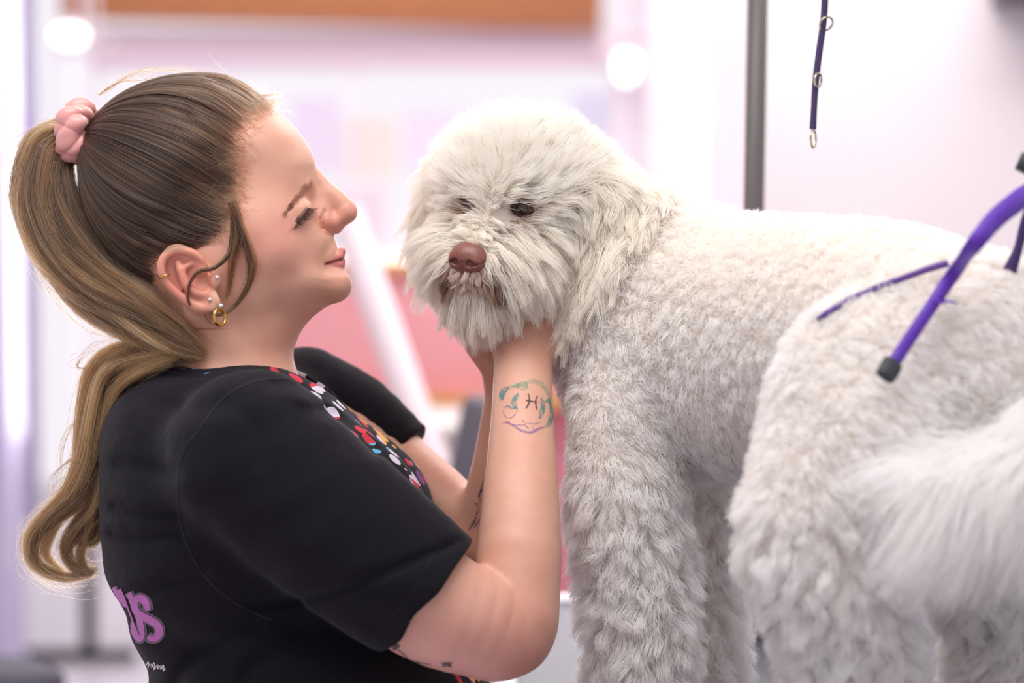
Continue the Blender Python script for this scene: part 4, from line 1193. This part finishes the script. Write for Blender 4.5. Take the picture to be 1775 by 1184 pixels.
def build_place():
    white = noise_mat('white_paint', srgb(238, 230, 236), srgb(244, 238, 242), 3, .6)
    pinkwall = noise_mat('pale_pink_plaster', srgb(228, 216, 220), srgb(234, 223, 226), 2, .7)
    lav = noise_mat('lavender_paint', srgb(166, 158, 184), srgb(174, 166, 190), 3, .6)
    wood = noise_mat('orange_pine', srgb(160, 84, 14), srgb(178, 98, 24), 9, .5, (1, 6, 14))
    oak = noise_mat('oak_trim', srgb(206, 142, 86), srgb(220, 164, 106), 9, .5, (1, 6, 14))
    pink = noise_mat('pink_paint', srgb(226, 150, 156), srgb(232, 160, 164), 3, .6)
    dpink = noise_mat('rose_paint', srgb(200, 118, 132), srgb(206, 126, 140), 3, .6)
    dark = mat('dark_frame', srgb(34, 30, 42), .5); grey = mat('grey_plastic', srgb(98, 90, 100), .5)
    cream = mat('cream_paint', srgb(222, 212, 208), .5)
    fl = noise_mat('pale_vinyl_floor', srgb(206, 196, 204), srgb(216, 208, 214), 5, .35)
    tag(box('floor', (-4, -2.6, -.1), (4, 9, 0), fl), None, None, kind='structure')
    # wall on the right with the shop front behind
    x0 = BW(1312, 300, 2.2)[0]
    tag(box('wall_right', (x0, 2.2, 0), (3.2, 2.35, 2.9), pinkwall), None, None, kind='structure')
    tag(box('wall_left', (-2.6, 4.4, 0), (BW(8, 300, 4.4)[0], 4.6, 2.9), lav), None, None, kind='structure')
    # shop front: frame with panes and the hanging panels
    Y = 5.0
    glass = bpy.data.materials.new('window_glass'); glass.use_nodes = True; gt = glass.node_tree; gt.nodes.clear()
    go = gt.nodes.new('ShaderNodeOutputMaterial'); gm = gt.nodes.new('ShaderNodeMixShader'); gm.inputs[0].default_value = .06
    ga = gt.nodes.new('ShaderNodeBsdfTransparent'); gb = gt.nodes.new('ShaderNodeBsdfGlossy'); gb.inputs['Roughness'].default_value = .02
    gt.links.new(ga.outputs[0], gm.inputs[1]); gt.links.new(gb.outputs[0], gm.inputs[2]); gt.links.new(gm.outputs[0], go.inputs[0])
    def pane(name, a, b, Yp, m=glass, th=.008): return box(name, (BW(a[0], a[1], Yp)[0], Yp, BW(b[0], b[1], Yp)[2]), (BW(b[0], b[1], Yp)[0], Yp + th, BW(a[0], a[1], Yp)[2]), m)
    def bar(name, a, b, Yp, m, dp=.06): o = pane(name, a, b, Yp, m, dp); return o
    w1 = bar('window_1', (160, -260), (1120, -230), Y, white); w1['kind'] = 'structure'
    def sub(o, par): o.parent = par; o.matrix_parent_inverse = Matrix.Translation(par.location).inverted(); return o
    sub(bar('window_frame', (160, 93), (1052, 120), Y - .02, mat('mauve_rail', srgb(206, 186, 196), .6)), w1)
    sub(bar('window_frame', (158, -230), (178, 1140), Y, white), w1)
    sub(bar('window_frame', (1058, -230), (1115, 1160), Y, white), w1)
    sub(bar('window_frame', (600, 120), (612, 470), Y, white), w1)
    sub(pane('pane', (176, -230), (1058, 1140), Y + .03), w1)
    d1 = bar('door_1', (138, 890), (164, 1138), Y - .1, dark, .04); d1['kind'] = 'structure'
    sub(bar('door_frame', (0, 1128), (235, 1146), Y - .1, dark, .04), d1)
    sub(bar('door_frame', (142, -260), (150, 880), Y - .1, white, .04), d1)
    sub(pane('pane', (-160, -260), (142, 1128), Y - .08), d1)
    o = bar('hanging_panel', (-120, -260), (68, 905), Y - .35, lav, .02); tag(o, 'lavender panel hanging behind the glass of the bright doorway', 'panel')
    sub(pane('purple_emblem', (8, 195), (44, 238), Y - .37, mat('violet_print', srgb(150, 110, 200), .6), .01), o)
    # street side beam and fascia
    o = bar('timber_beam', (105, -210), (1045, 40), 6.6, wood, .22); o.rotation_euler.y = .021; tag(o, 'long orange timber beam above the shop window', 'beam')
    tag(bar('trim_4', (100, 52), (1050, 92), 6.7, mat('fascia_pink_white', srgb(240, 214, 226), .6), .05), None, None, kind='structure')
    # posters on the window, pale paper
    pg = 'pastel posters hung in the shop window'
    for i, (a, b, c, lab) in enumerate([((505, 170), (585, 300), (240, 230, 246), 'pale lilac poster in the window, beside the forehead of the woman'),
                       ((592, 205), (690, 310), (250, 238, 228), 'pale peach poster in the window, next to the lilac one'),
                       ((585, 325), (668, 420), (248, 230, 238), 'pale pink poster in the window, low beside the face of the woman'),
                       ((700, 190), (790, 300), (242, 234, 248), 'pale mauve poster in the window, just left of the dog'),
                       ((990, 160), (1055, 250), (230, 232, 248), 'pale blue poster in the window, right of the top of the dog head')]):
        pm = mat('poster_paper', srgb(*c), .8)
        o = pane('poster', a, b, Y + .06, pm, .003); tag(o, lab, 'poster', pg)
    # wall lamps
    lm = mat('lamp_glass', (1, 1, 1), .3, emit=(1, .99, 1), es=2.2)
    for k, (px, py, rx, rz, lab) in enumerate([(121, 61, 28, 17, 'glowing oval lamp at the left end of the orange timber beam'), (1086, 112, 18, 32, 'glowing tall lamp on the white post right of the window')]):
        c = BW(px, py, 4.8); s_ = (4.8 - CAM[1]) / F
        lo_ = empty('wall_lamp', tuple(c)); tag(lo_, lab, 'lamp', 'glowing lamps by the shop front')
        V, Fq = ball((0, 0, 0), (rx * s_, .05, rz * s_), 14)
        to_obj('lamp_shade', V, Fq, lm, lo_, world=False)
        box('lamp_mount', c + np.array([-.03, .04, -.03]), c + np.array([.03, .16, .03]), white, lo_)
    # white columns and reveals right of the window
    tag(bar('trim_1', (1128, -260), (1205, 1180), 4.6, white, .2), None, None, kind='structure')
    tag(bar('trim_2', (1222, -260), (1300, 1180), 3.6, white, .15), None, None, kind='structure')
    tag(bar('trim_3', (1040, 62), (1225, 92), 4.75, mat('beige_rail', srgb(222, 202, 206), .6), .05), None, None, kind='structure')
    # pink counter with timber cap
    Yc = 2.6
    cen = empty('counter', tuple(BW(800, 1100, Yc))); tag(cen, 'pink painted counter with an orange timber top edge and shelf', 'counter')
    def sbar(n, a, b, y, m, dp, bev=0.):
        A = BW(a[0], a[1], y); B_ = BW(b[0], b[1], y)
        return box(n, (A[0], y, B_[2]), (B_[0], y + dp, A[2]), m, cen, bev)
    sbar('front_panel', (470, 474), (1000, 690), Yc, pink, .5)
    sbar('timber_cap', (462, 456), (1010, 474), Yc - .02, oak, .55)
    sbar('timber_shelf', (600, 684), (1010, 708), Yc - .04, oak, .3)
    sbar('base_panel', (470, 706), (1200, 1100), Yc + .02, dpink, .45)
    sbar('plinth', (470, 1100), (1200, 1255), Yc + .04, cream, .4)
    # leaning white pole
    a = BW(632, 468, 2.03); b = BW(735, 760, 2.0); e = a + (a - b) * .35; g = b + (b - a) * (b[2] - 0.02) / (a[2] - b[2])
    o = wtube('leaning_pole', [e, g], .028, mat('white_plastic', srgb(226, 206, 212), .5), None, 14); tag(o, 'white pole leaning in front of the pink counter', 'pole')
    # cream cabinet
    c = BW(720, 760, 2.1); cb = empty('storage_cabinet', (c[0], 2.2, 0)); tag(cb, 'cream cabinet standing in front of the pink counter', 'cabinet')
    A = BW(640, 735, 2.1); B_ = BW(790, 735, 2.1)
    box('cabinet_body', (A[0], 2.1, 0.0), (B_[0], 2.4, A[2] - .02), cream, cb, .01); box('cabinet_top', (A[0] - .01, 2.08, A[2] - .02), (B_[0] + .01, 2.42, A[2]), cream, cb, .005)
    box('cabinet_door', (A[0] + .012, 2.085, .06), (B_[0] - .012, 2.1, A[2] - .04), mat('cabinet_door_paint', srgb(206, 196, 196), .5), cb, .004)
    # grey chair
    A = BW(775, 690, 1.7); B_ = BW(870, 690, 1.7); zb = BW(820, 870, 1.7)[2]
    ch = empty('office_chair', ((A[0] + B_[0]) / 2, 1.8, 0)); tag(ch, 'dark grey office chair beside the cream cabinet', 'chair')
    xc = (A[0] + B_[0]) / 2; w_ = (B_[0] - A[0]) / 2
    pts = [(xc + w_ * 1.1, 1.72, A[2] + .01), (xc + w_ * .7, 1.72, A[2] - .10), (xc + w_ * .45, 1.72, zb)]
    box('backrest', (xc - w_ * .8, 1.70, zb), (xc + w_ * 1.5, 1.76, A[2]), grey, ch, .03, 0, 4).rotation_euler = (math.radians(-6), math.radians(12), 0)
    box('seat', (xc - .22, 1.45, .50), (xc + .22, 1.75, .57), grey, ch, .03, 0, 4)
    wtube('gas_column', [(xc, 1.62, .08), (xc, 1.62, .5)], .025, dark, ch)
    wtube('back_bar', [(xc, 1.62, .5), (xc, 1.80, .52), (xc + .01, 1.79, zb + .1)], .015, dark, ch, n=14)
    for k in range(5):
        an = k * 2 * math.pi / 5; q = (xc + .24 * math.cos(an), 1.62 + .24 * math.sin(an), .05)
        wtube('leg', [(xc, 1.62, .09), q], .018, dark, ch); V, Fq = ball(q, (.025, .025, .025), 8); V[:, 2] += -.022
        x = to_obj('caster', V, Fq, dark, ch, world=False); x.matrix_parent_inverse = Matrix.Translation(ch.location).inverted()
    # dark item on the right wall top corner
    c = BW(1765, -6, 2.1)
    o = box('wall_bracket', c + np.array([-.03, -.02, -.01]), c + np.array([.12, .1, .10]), grey, None, .01); tag(o, 'small dark bracket high on the pale wall at the right', 'bracket')
    c = BW(-62, 1166, 1.5); so = empty('stool', (c[0], 1.5, 0)); tag(so, 'dark purple stool at the lower edge behind the ponytail side of the woman', 'stool')
    V, Fq, ng = tube(np.array([[c[0], 1.5, c[2] - .05], [c[0], 1.5, c[2] - .012], [c[0], 1.5, c[2]]]), [.15, .15, .135], 32); x = to_obj('seat', V, Fq, mat('purple_vinyl', srgb(42, 36, 54), .8), so, ng, world=False); x.matrix_parent_inverse = Matrix.Translation(so.location).inverted()
    for k in range(4):
        an = k * math.pi / 2 + .6; wtube('leg', [(c[0] + .09 * math.cos(an), 1.5 + .09 * math.sin(an), c[2] - .05), (c[0] + .15 * math.cos(an), 1.5 + .15 * math.sin(an), 0.004)], .011, dark, so)
    # ------------------------------------------------ grooming table
    T = empty('grooming_table', (.6, .05, 0)); tag(T, 'grooming table with grey ribbed rubber top and white rim under the white dog', 'table')
    rub = mat('ribbed_rubber', srgb(86, 85, 97), .4)
    tc = nd(rub, 'ShaderNodeTexCoord'); mp = nd(rub, 'ShaderNodeMapping'); mp.inputs['Rotation'].default_value = (0, 0, .5); wv = nd(rub, 'ShaderNodeTexWave'); wv.inputs['Scale'].default_value = 110
    lk(rub, tc.outputs['Object'], mp.inputs[0]); lk(rub, mp.outputs[0], wv.inputs['Vector']); bp = nd(rub, 'ShaderNodeBump'); bp.inputs['Strength'].default_value = .9; bp.inputs['Distance'].default_value = .002
    lk(rub, wv.outputs[0], bp.inputs['Height']); lk(rub, bp.outputs[0], bsdf(rub).inputs['Normal'])
    def rrect(x0, y0, x1, y1, r, z0, z1, name, m, n=10):
        pts = []
        for cx, cy, a0 in ((x1 - r, y1 - r, 0), (x0 + r, y1 - r, 90), (x0 + r, y0 + r, 180), (x1 - r, y0 + r, 270)):
            for k in range(n + 1):
                a = math.radians(a0 + 90 * k / n); pts.append((cx + r * math.cos(a), cy + r * math.sin(a)))
        N = len(pts); V = [(x, y, z0) for x, y in pts] + [(x, y, z1) for x, y in pts]
        Fq = [(i, (i + 1) % N, N + (i + 1) % N, N + i) for i in range(N)]
        o = to_obj(name, np.array(V), np.array(Fq), m, T, [list(range(N))[::-1], list(range(N, 2 * N))], world=False, smooth=False); o.matrix_parent_inverse = Matrix.Translation(T.location).inverted(); return pts
    x0, y0, x1, y1 = .0, -.52, 1.25, .60
    rrect(x0, y0, x1, y1, .07, TABLE_Z - .035, TABLE_Z, 'tabletop', rub)
    rim = []
    for cx, cy, a0 in ((x1 - .07, y1 - .07, 0), (x0 + .07, y1 - .07, 90), (x0 + .07, y0 + .07, 180), (x1 - .07, y0 + .07, 270)):
        for k in range(9):
            a = math.radians(a0 + 90 * k / 8); rim.append((cx + .075 * math.cos(a), cy + .075 * math.sin(a), TABLE_Z - .008))
    rim.append(rim[0]); wtube('rim', rim, .0125, mat('white_enamel', srgb(240, 238, 244), .3), T, 12, 1.3)
    st = mat('powder_steel', srgb(120, 118, 126), .4, metal=.4)
    box('column', (.52, -.05, .12), (.72, .15, TABLE_Z - .035), st, T, .01); box('base', (.2, -.35, .0), (1.05, .45, .12), st, T, .02)
    # arm of the table: post rising behind the dog
    px = mat('post_steel', srgb(112, 106, 104), .45, metal=.2)
    top = BW(1318, -250, .42); bot = BW(1307, 340, .42); d = (bot - top) / (bot[2] - top[2]); foot = bot + d * (TABLE_Z + .001 - bot[2])
    A_ = empty('table_post', tuple(foot)); tag(A_, 'grey steel post of the grooming arm rising behind the dog', 'post')
    V, Fq, ng = tube(np.array([foot, top]), .0105 * 1.02, 4); to_obj('post', V, Fq, px, A_, ng, world=False, smooth=False).matrix_parent_inverse = Matrix.Translation(A_.location).inverted()
    wtube('cross_bar', [top + np.array([0, 0, -.012]), W(C(1436, -212, 120)), W(C(1885, -214, -520)), W(C(1885, -214, -520)) + np.array([.05, -.06, 0])], .010, px, A_, 10)
    box('clamp', foot + np.array([-.03, -.03, -.0]), foot + np.array([.03, .03, .05]), px, A_, .005)
    return top
def strap(name, pts, wd, m, parent, th=1.6, n=60, face=None):
    """webbing: flat band along pts (figure units), wd across; face = direction the flat side looks"""
    c = catmull(pts, n); T_ = nrm(np.gradient(c, axis=0)); f = nrm(np.array(face if face is not None else (0, 0, -1.), float))
    ac = nrm(np.cross(T_, f)); w = np.interp(np.linspace(0, 1, n), np.linspace(0, 1, len(wd)), wd) if hasattr(wd, '__len__') else np.full(n, wd)
    nn = np.cross(ac, T_)
    prof = [(-.5, -.5), (-.5, .5), (0, .62), (.5, .5), (.5, -.5), (0, -.62)]
    V = np.concatenate([(c + ac * (w * a)[:, None] + nn * th * b)[:, None] for a, b in prof], 1).reshape(-1, 3)
    k = len(prof); Fq = [(i * k + j, i * k + (j + 1) % k, (i + 1) * k + (j + 1) % k, (i + 1) * k + j) for i in range(n - 1) for j in range(k)]
    return to_obj(name, V, np.array(Fq), m, parent, [list(range(k))[::-1], list(range((n - 1) * k, n * k))], smooth=False)
def webbing(name, c1, c2):
    m = mat(name, c1, .55, sheen=.2); tc = nd(m, 'ShaderNodeTexCoord'); w = nd(m, 'ShaderNodeTexWave'); w.inputs['Scale'].default_value = 260; w.inputs['Distortion'].default_value = 1
    lk(m, tc.outputs['Object'], w.inputs['Vector']); mx = nd(m, 'ShaderNodeMixRGB'); mx.inputs[1].default_value = (*c1, 1); mx.inputs[2].default_value = (*c2, 1); lk(m, w.outputs[0], mx.inputs[0]); lk(m, mx.outputs[0], bsdf(m).inputs['Base Color'])
    return m
def build_straps(top, dbvh):
    def on(px, py, off):
        h = hit(dbvh, px, py)
        return C(px, py, h[0][2] - off)
    nav = webbing('dark_purple_webbing', srgb(58, 44, 92), srgb(46, 34, 76)); pur = webbing('purple_webbing', srgb(92, 34, 176), srgb(74, 24, 150)); stl = mat('nickel', srgb(190, 182, 160), .25, metal=1.); rb = mat('black_rubber', srgb(44, 46, 54), .6)
    # hanging loop with rings
    L_ = empty('grooming_leash', tuple(W(C(1409, 242, 120)))); tag(L_, 'dark purple webbing strap with three metal rings hanging against the pale wall', 'strap')
    def par(o): o.matrix_parent_inverse = Matrix.Translation(o.parent.location).inverted(); return o
    zt = 120
    par(strap('webbing', [C(1436, -190, zt), C(1431, -40, zt), C(1428, 30, zt), C(1420, 90, zt), C(1414, 140, zt), C(1411, 185, zt), C(1409, 224, zt)], [12, 12, 12, 12, 12, 11, 12], nav, L_, 4))
    for (x, y, R, ax) in ((1432, 41, 13, (.35, .5, -.75)), (1418, 139, 12.5, (.8, .1, -.55)), (1409.5, 240, 16, (.92, .0, -.40))):
        V, Fq = torus(C(x, y, zt - 3), R, 2.2, ax, 40, 10); par(to_obj('ring', V, Fq, stl, L_))
    # haunch holder: bright purple strap over the hip with its slider, loop round the belly, end piece
    H_ = empty('haunch_strap', tuple(W(C(1537, 640, -640)))); tag(H_, 'bright purple haunch strap with a black rubber tip lying over the hip of the dog', 'strap')
    par(strap('webbing', [C(1885, -186, -520), C(1868, 60, -535), C(1830, 240, -560), C(1800, 318, -600), C(1765, 347, -640), C(1725, 380, -670), C(1688, 425, -690), on(1650, 478, 70), on(1600, 552, 62), on(1560, 612, 60), on(1546, 634, 60)], [26, 26, 26, 30, 31, 29, 25, 21, 19, 19, 19], pur, H_, 4, face=(.1, -.1, -1)))
    q0, q1 = on(1549, 628, 62), on(1533, 655, 62)
    V, Fq, ng = tube(catmull([q0, (q0 + q1) / 2, q1], 9), [14.5, 15.5, 16, 16, 16, 16, 15.5, 15, 12.5], 16, .55); par(to_obj('rubber_tip', V, Fq, rb, H_, ng))
    V, Fq, ng = tube(catmull([on(1632, 512, 70), on(1624, 520, 70), on(1632, 524, 70), on(1645, 522, 70), on(1660, 526, 68)], 16), [10, 9, 8, 7, 6, 5, 5, 4, 4, 4, 4, 4, 4, 4, 3, 2], 8, .5); par(to_obj('frayed_thread', V, Fq, pur, H_, ng))
    pth = [on(1644, 456, 52), on(1610, 466, 46), on(1560, 484, 38), on(1510, 503, 36), on(1465, 524, 36), on(1425, 548, 34), on(1395, 566, 32), on(1378, 585, 26)]
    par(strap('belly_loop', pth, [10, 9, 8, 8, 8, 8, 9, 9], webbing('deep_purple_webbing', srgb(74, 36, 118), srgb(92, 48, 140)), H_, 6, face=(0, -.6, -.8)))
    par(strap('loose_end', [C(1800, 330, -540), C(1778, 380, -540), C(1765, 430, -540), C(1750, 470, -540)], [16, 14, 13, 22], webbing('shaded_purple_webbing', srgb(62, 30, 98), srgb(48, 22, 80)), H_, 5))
    V, Fq, ng = tube(np.array([C(1790, 272, -560), C(1778, 300, -560)]), 18, 12); par(to_obj('slider', V, Fq, rb, H_, ng))
def build_lights():
    cam = bpy.data.cameras.new('camera'); co = bpy.data.objects.new('camera', cam); COL.objects.link(co)
    cam.lens = 85; cam.sensor_width = 36; cam.clip_end = 200; cam.clip_start = .05
    co.location = CAM; co.rotation_euler = (math.radians(90) - PITCH, 0, 0); bpy.context.scene.camera = co
    cam.dof.use_dof = True; cam.dof.focus_distance = (F - 105) * S; cam.dof.aperture_fstop = 2.8
    w = bpy.data.worlds.new('world'); bpy.context.scene.world = w; w.use_nodes = True
    b = w.node_tree.nodes['Background']; nt = w.node_tree
    tc = nt.nodes.new('ShaderNodeTexCoord'); sx = nt.nodes.new('ShaderNodeSeparateXYZ'); nt.links.new(tc.outputs['Generated'], sx.inputs[0])
    mr = nt.nodes.new('ShaderNodeMapRange'); mr.interpolation_type = 'SMOOTHSTEP'; mr.inputs['From Min'].default_value = -.1; mr.inputs['From Max'].default_value = .6
    mr.inputs['To Min'].default_value = WORLD[0]; mr.inputs['To Max'].default_value = WORLD[1]; nt.links.new(sx.outputs['Y'], mr.inputs['Value']); nt.links.new(mr.outputs[0], b.inputs[1])
    b.inputs[0].default_value = (*srgb(250, 244, 252), 1)
    def area(name, loc, rot_, e, sx, sy, col=(1, 1, 1)):
        l = bpy.data.lights.new(name, 'AREA'); l.shape = 'RECTANGLE'; l.size = sx; l.size_y = sy; l.energy = e; l.color = col
        o = bpy.data.objects.new(name, l); COL.objects.link(o); o.location = loc; o.rotation_euler = [math.radians(v) for v in rot_]
    area('overhead_light', (-.2, -.7, 2.75), (0, 0, 0), 26, 1.6, 1.0, (1, .97, .94))
    area('overhead_light', (.6, 1.6, 2.75), (0, 0, 0), 34, 1.6, .8, (1, .97, .96))
    area('window_daylight', (-.3, 4.6, 1.6), (-90, 0, 0), 90, 2.6, 1.8, (.98, .96, 1))
    area('overhead_light', (-.4, 3.3, 2.75), (25, 0, 0), 20, 2.4, .5, (1, .98, .98))  # added fill, tilted to brighten the frames of the shop front
    area('street_fill', (-.6, 5.7, 2.85), (50, 0, 0), 16, 2.4, .5, (1, .97, .95))  # added area light that brightens the timber beam; no lamp stands here
    sc = bpy.context.scene
    sc.view_settings.view_transform = 'Standard'; sc.view_settings.look = 'None'; sc.view_settings.gamma = 1; sc.view_settings.use_curve_mapping = False
    sc.view_settings.exposure = EXPO
    sc.cycles.max_bounces = 10; sc.cycles.diffuse_bounces = 5; sc.cycles.transmission_bounces = 8; sc.cycles.transparent_max_bounces = 12
    sc.cycles.caustics_reflective = False; sc.cycles.caustics_refractive = False
WORLD = (.54, .88); EXPO = 0.3
# ================================================================== assembly
import time as _t
T0 = _t.time()
top = build_place(); build_lights()
fl_z = 299 + (CAM[2] / S)
# ---- woman
root = empty('person'); tag(root, 'woman with a long brown ponytail and black top holding the chin of a white dog', 'person')
P, Q, ng = build_body()
to_obj('body', P, Q, skin_mat(), root, ng, cols={'tint': skin_tint(P)})
bvh = bvh_of(P, Q)
hm = hair_mat('human_hair')
sP, sQ = build_shirt()
pat = (((np.abs(sP[:, 2]) < 150) & (sP[:, 0] > 480)) | ((ring(sP.astype(np.float32), 0, 11.) < 9) & (sP[:, 0] > 350))).astype(np.float32)[:, None].repeat(3, 1)
sh = to_obj('shirt', sP, sQ, shirt_mat(), root, cols={'pattern': pat}); sbvh = bvh_of(sP, sQ)
shirt_print(sbvh, sh); seams(sbvh, sh); tattoos(bvh, root)
def trousers(p):
    a = p.copy().astype(np.float32); a[..., 2] = np.abs(a[..., 2])
    f = sell(a, (560, 1440, 0), (235, 200, 285))
    return smin(f, chain0(a, [(560, 1500, 120), (570, 2250, 120), (520, 2980, 125)], [165, 110, 84]), 60)
tP, tQ = surf_nets(trousers, (280, 1250, -320), (860, 3080, 320), 22.0); tP = project(trousers, tP, 2)
tr = to_obj('trousers', tP, tQ, mat('black_trousers', srgb(34, 32, 38), .8), root)
for sg in (-1, 1):
    def shoe(p): 
        f = smin(sell(p, (600, 3110, 125 * sg), (150, 48, 52)), sell(p, (520, 3070, 125 * sg), (72, 80, 54)), 30); return smax(f, p[..., 1] - 3142, 6)
    qP, qQ = surf_nets(shoe, (420, 2960, 125 * sg - 80), (780, 3180, 125 * sg + 80), 10.0); to_obj('shoe', qP, qQ, mat('shoe_canvas', srgb(52, 50, 58), .7), root)
# hair
Ph, Ch = scalp_strands(30000); strands('hair', Ph, .42, hm, root, cols=Ch)
Ph, Ch = merge(ponytail()); strands('ponytail', Ph, .42, hm, root, cols=Ch)
Ph, Ch = merge(face_wisps() + [baby_hairs()]); strands('loose_hair', Ph, .3, hm, root, cols=Ch)
lashes_brows(bvh, hm, root); scrunchie(root); jewellery(bvh, root)
print('woman', _t.time() - T0, flush=True)
# ---- dog
dP, dQ = build_dog()
dm = mat('dog_skin', srgb(236, 226, 216), .8)
a_ = attr(dm, 'tint'); lk(dm, a_.outputs['Color'], bsdf(dm).inputs['Base Color'])
dq = (dP - HD) @ HR.T; dt = np.exp(-((dq[:, 0] / 30) ** 2 + ((dq[:, 1] + 82) / 22) ** 2)) * (dq[:, 2] > 150)
dog = to_obj('dog', dP, dQ, dm, cols={'tint': np.array(srgb(236, 226, 216)) * (1 - dt[:, None]) + np.array(srgb(170, 124, 106)) * dt[:, None]}); tag(dog, 'fluffy cream white dog with a brown nose standing on the grooming table', 'dog')
dog_face(dog); dbvh = bvh_of(dP, dQ); build_straps(top, dbvh)
fm = fur_mat('dog_fur')
NH, NB = (72000, 170000) if not DEV else (50000, 110000)
A, c = head_fur(dP, dQ, NH); strands('head_fur', A, .5 if not DEV else .6, fm, dog, cols=c)
A, c = body_fur(dP, dQ, NB); strands('body_fur', A, .55 if not DEV else .7, fm, dog, cols=c)
print('dog', _t.time() - T0, flush=True)
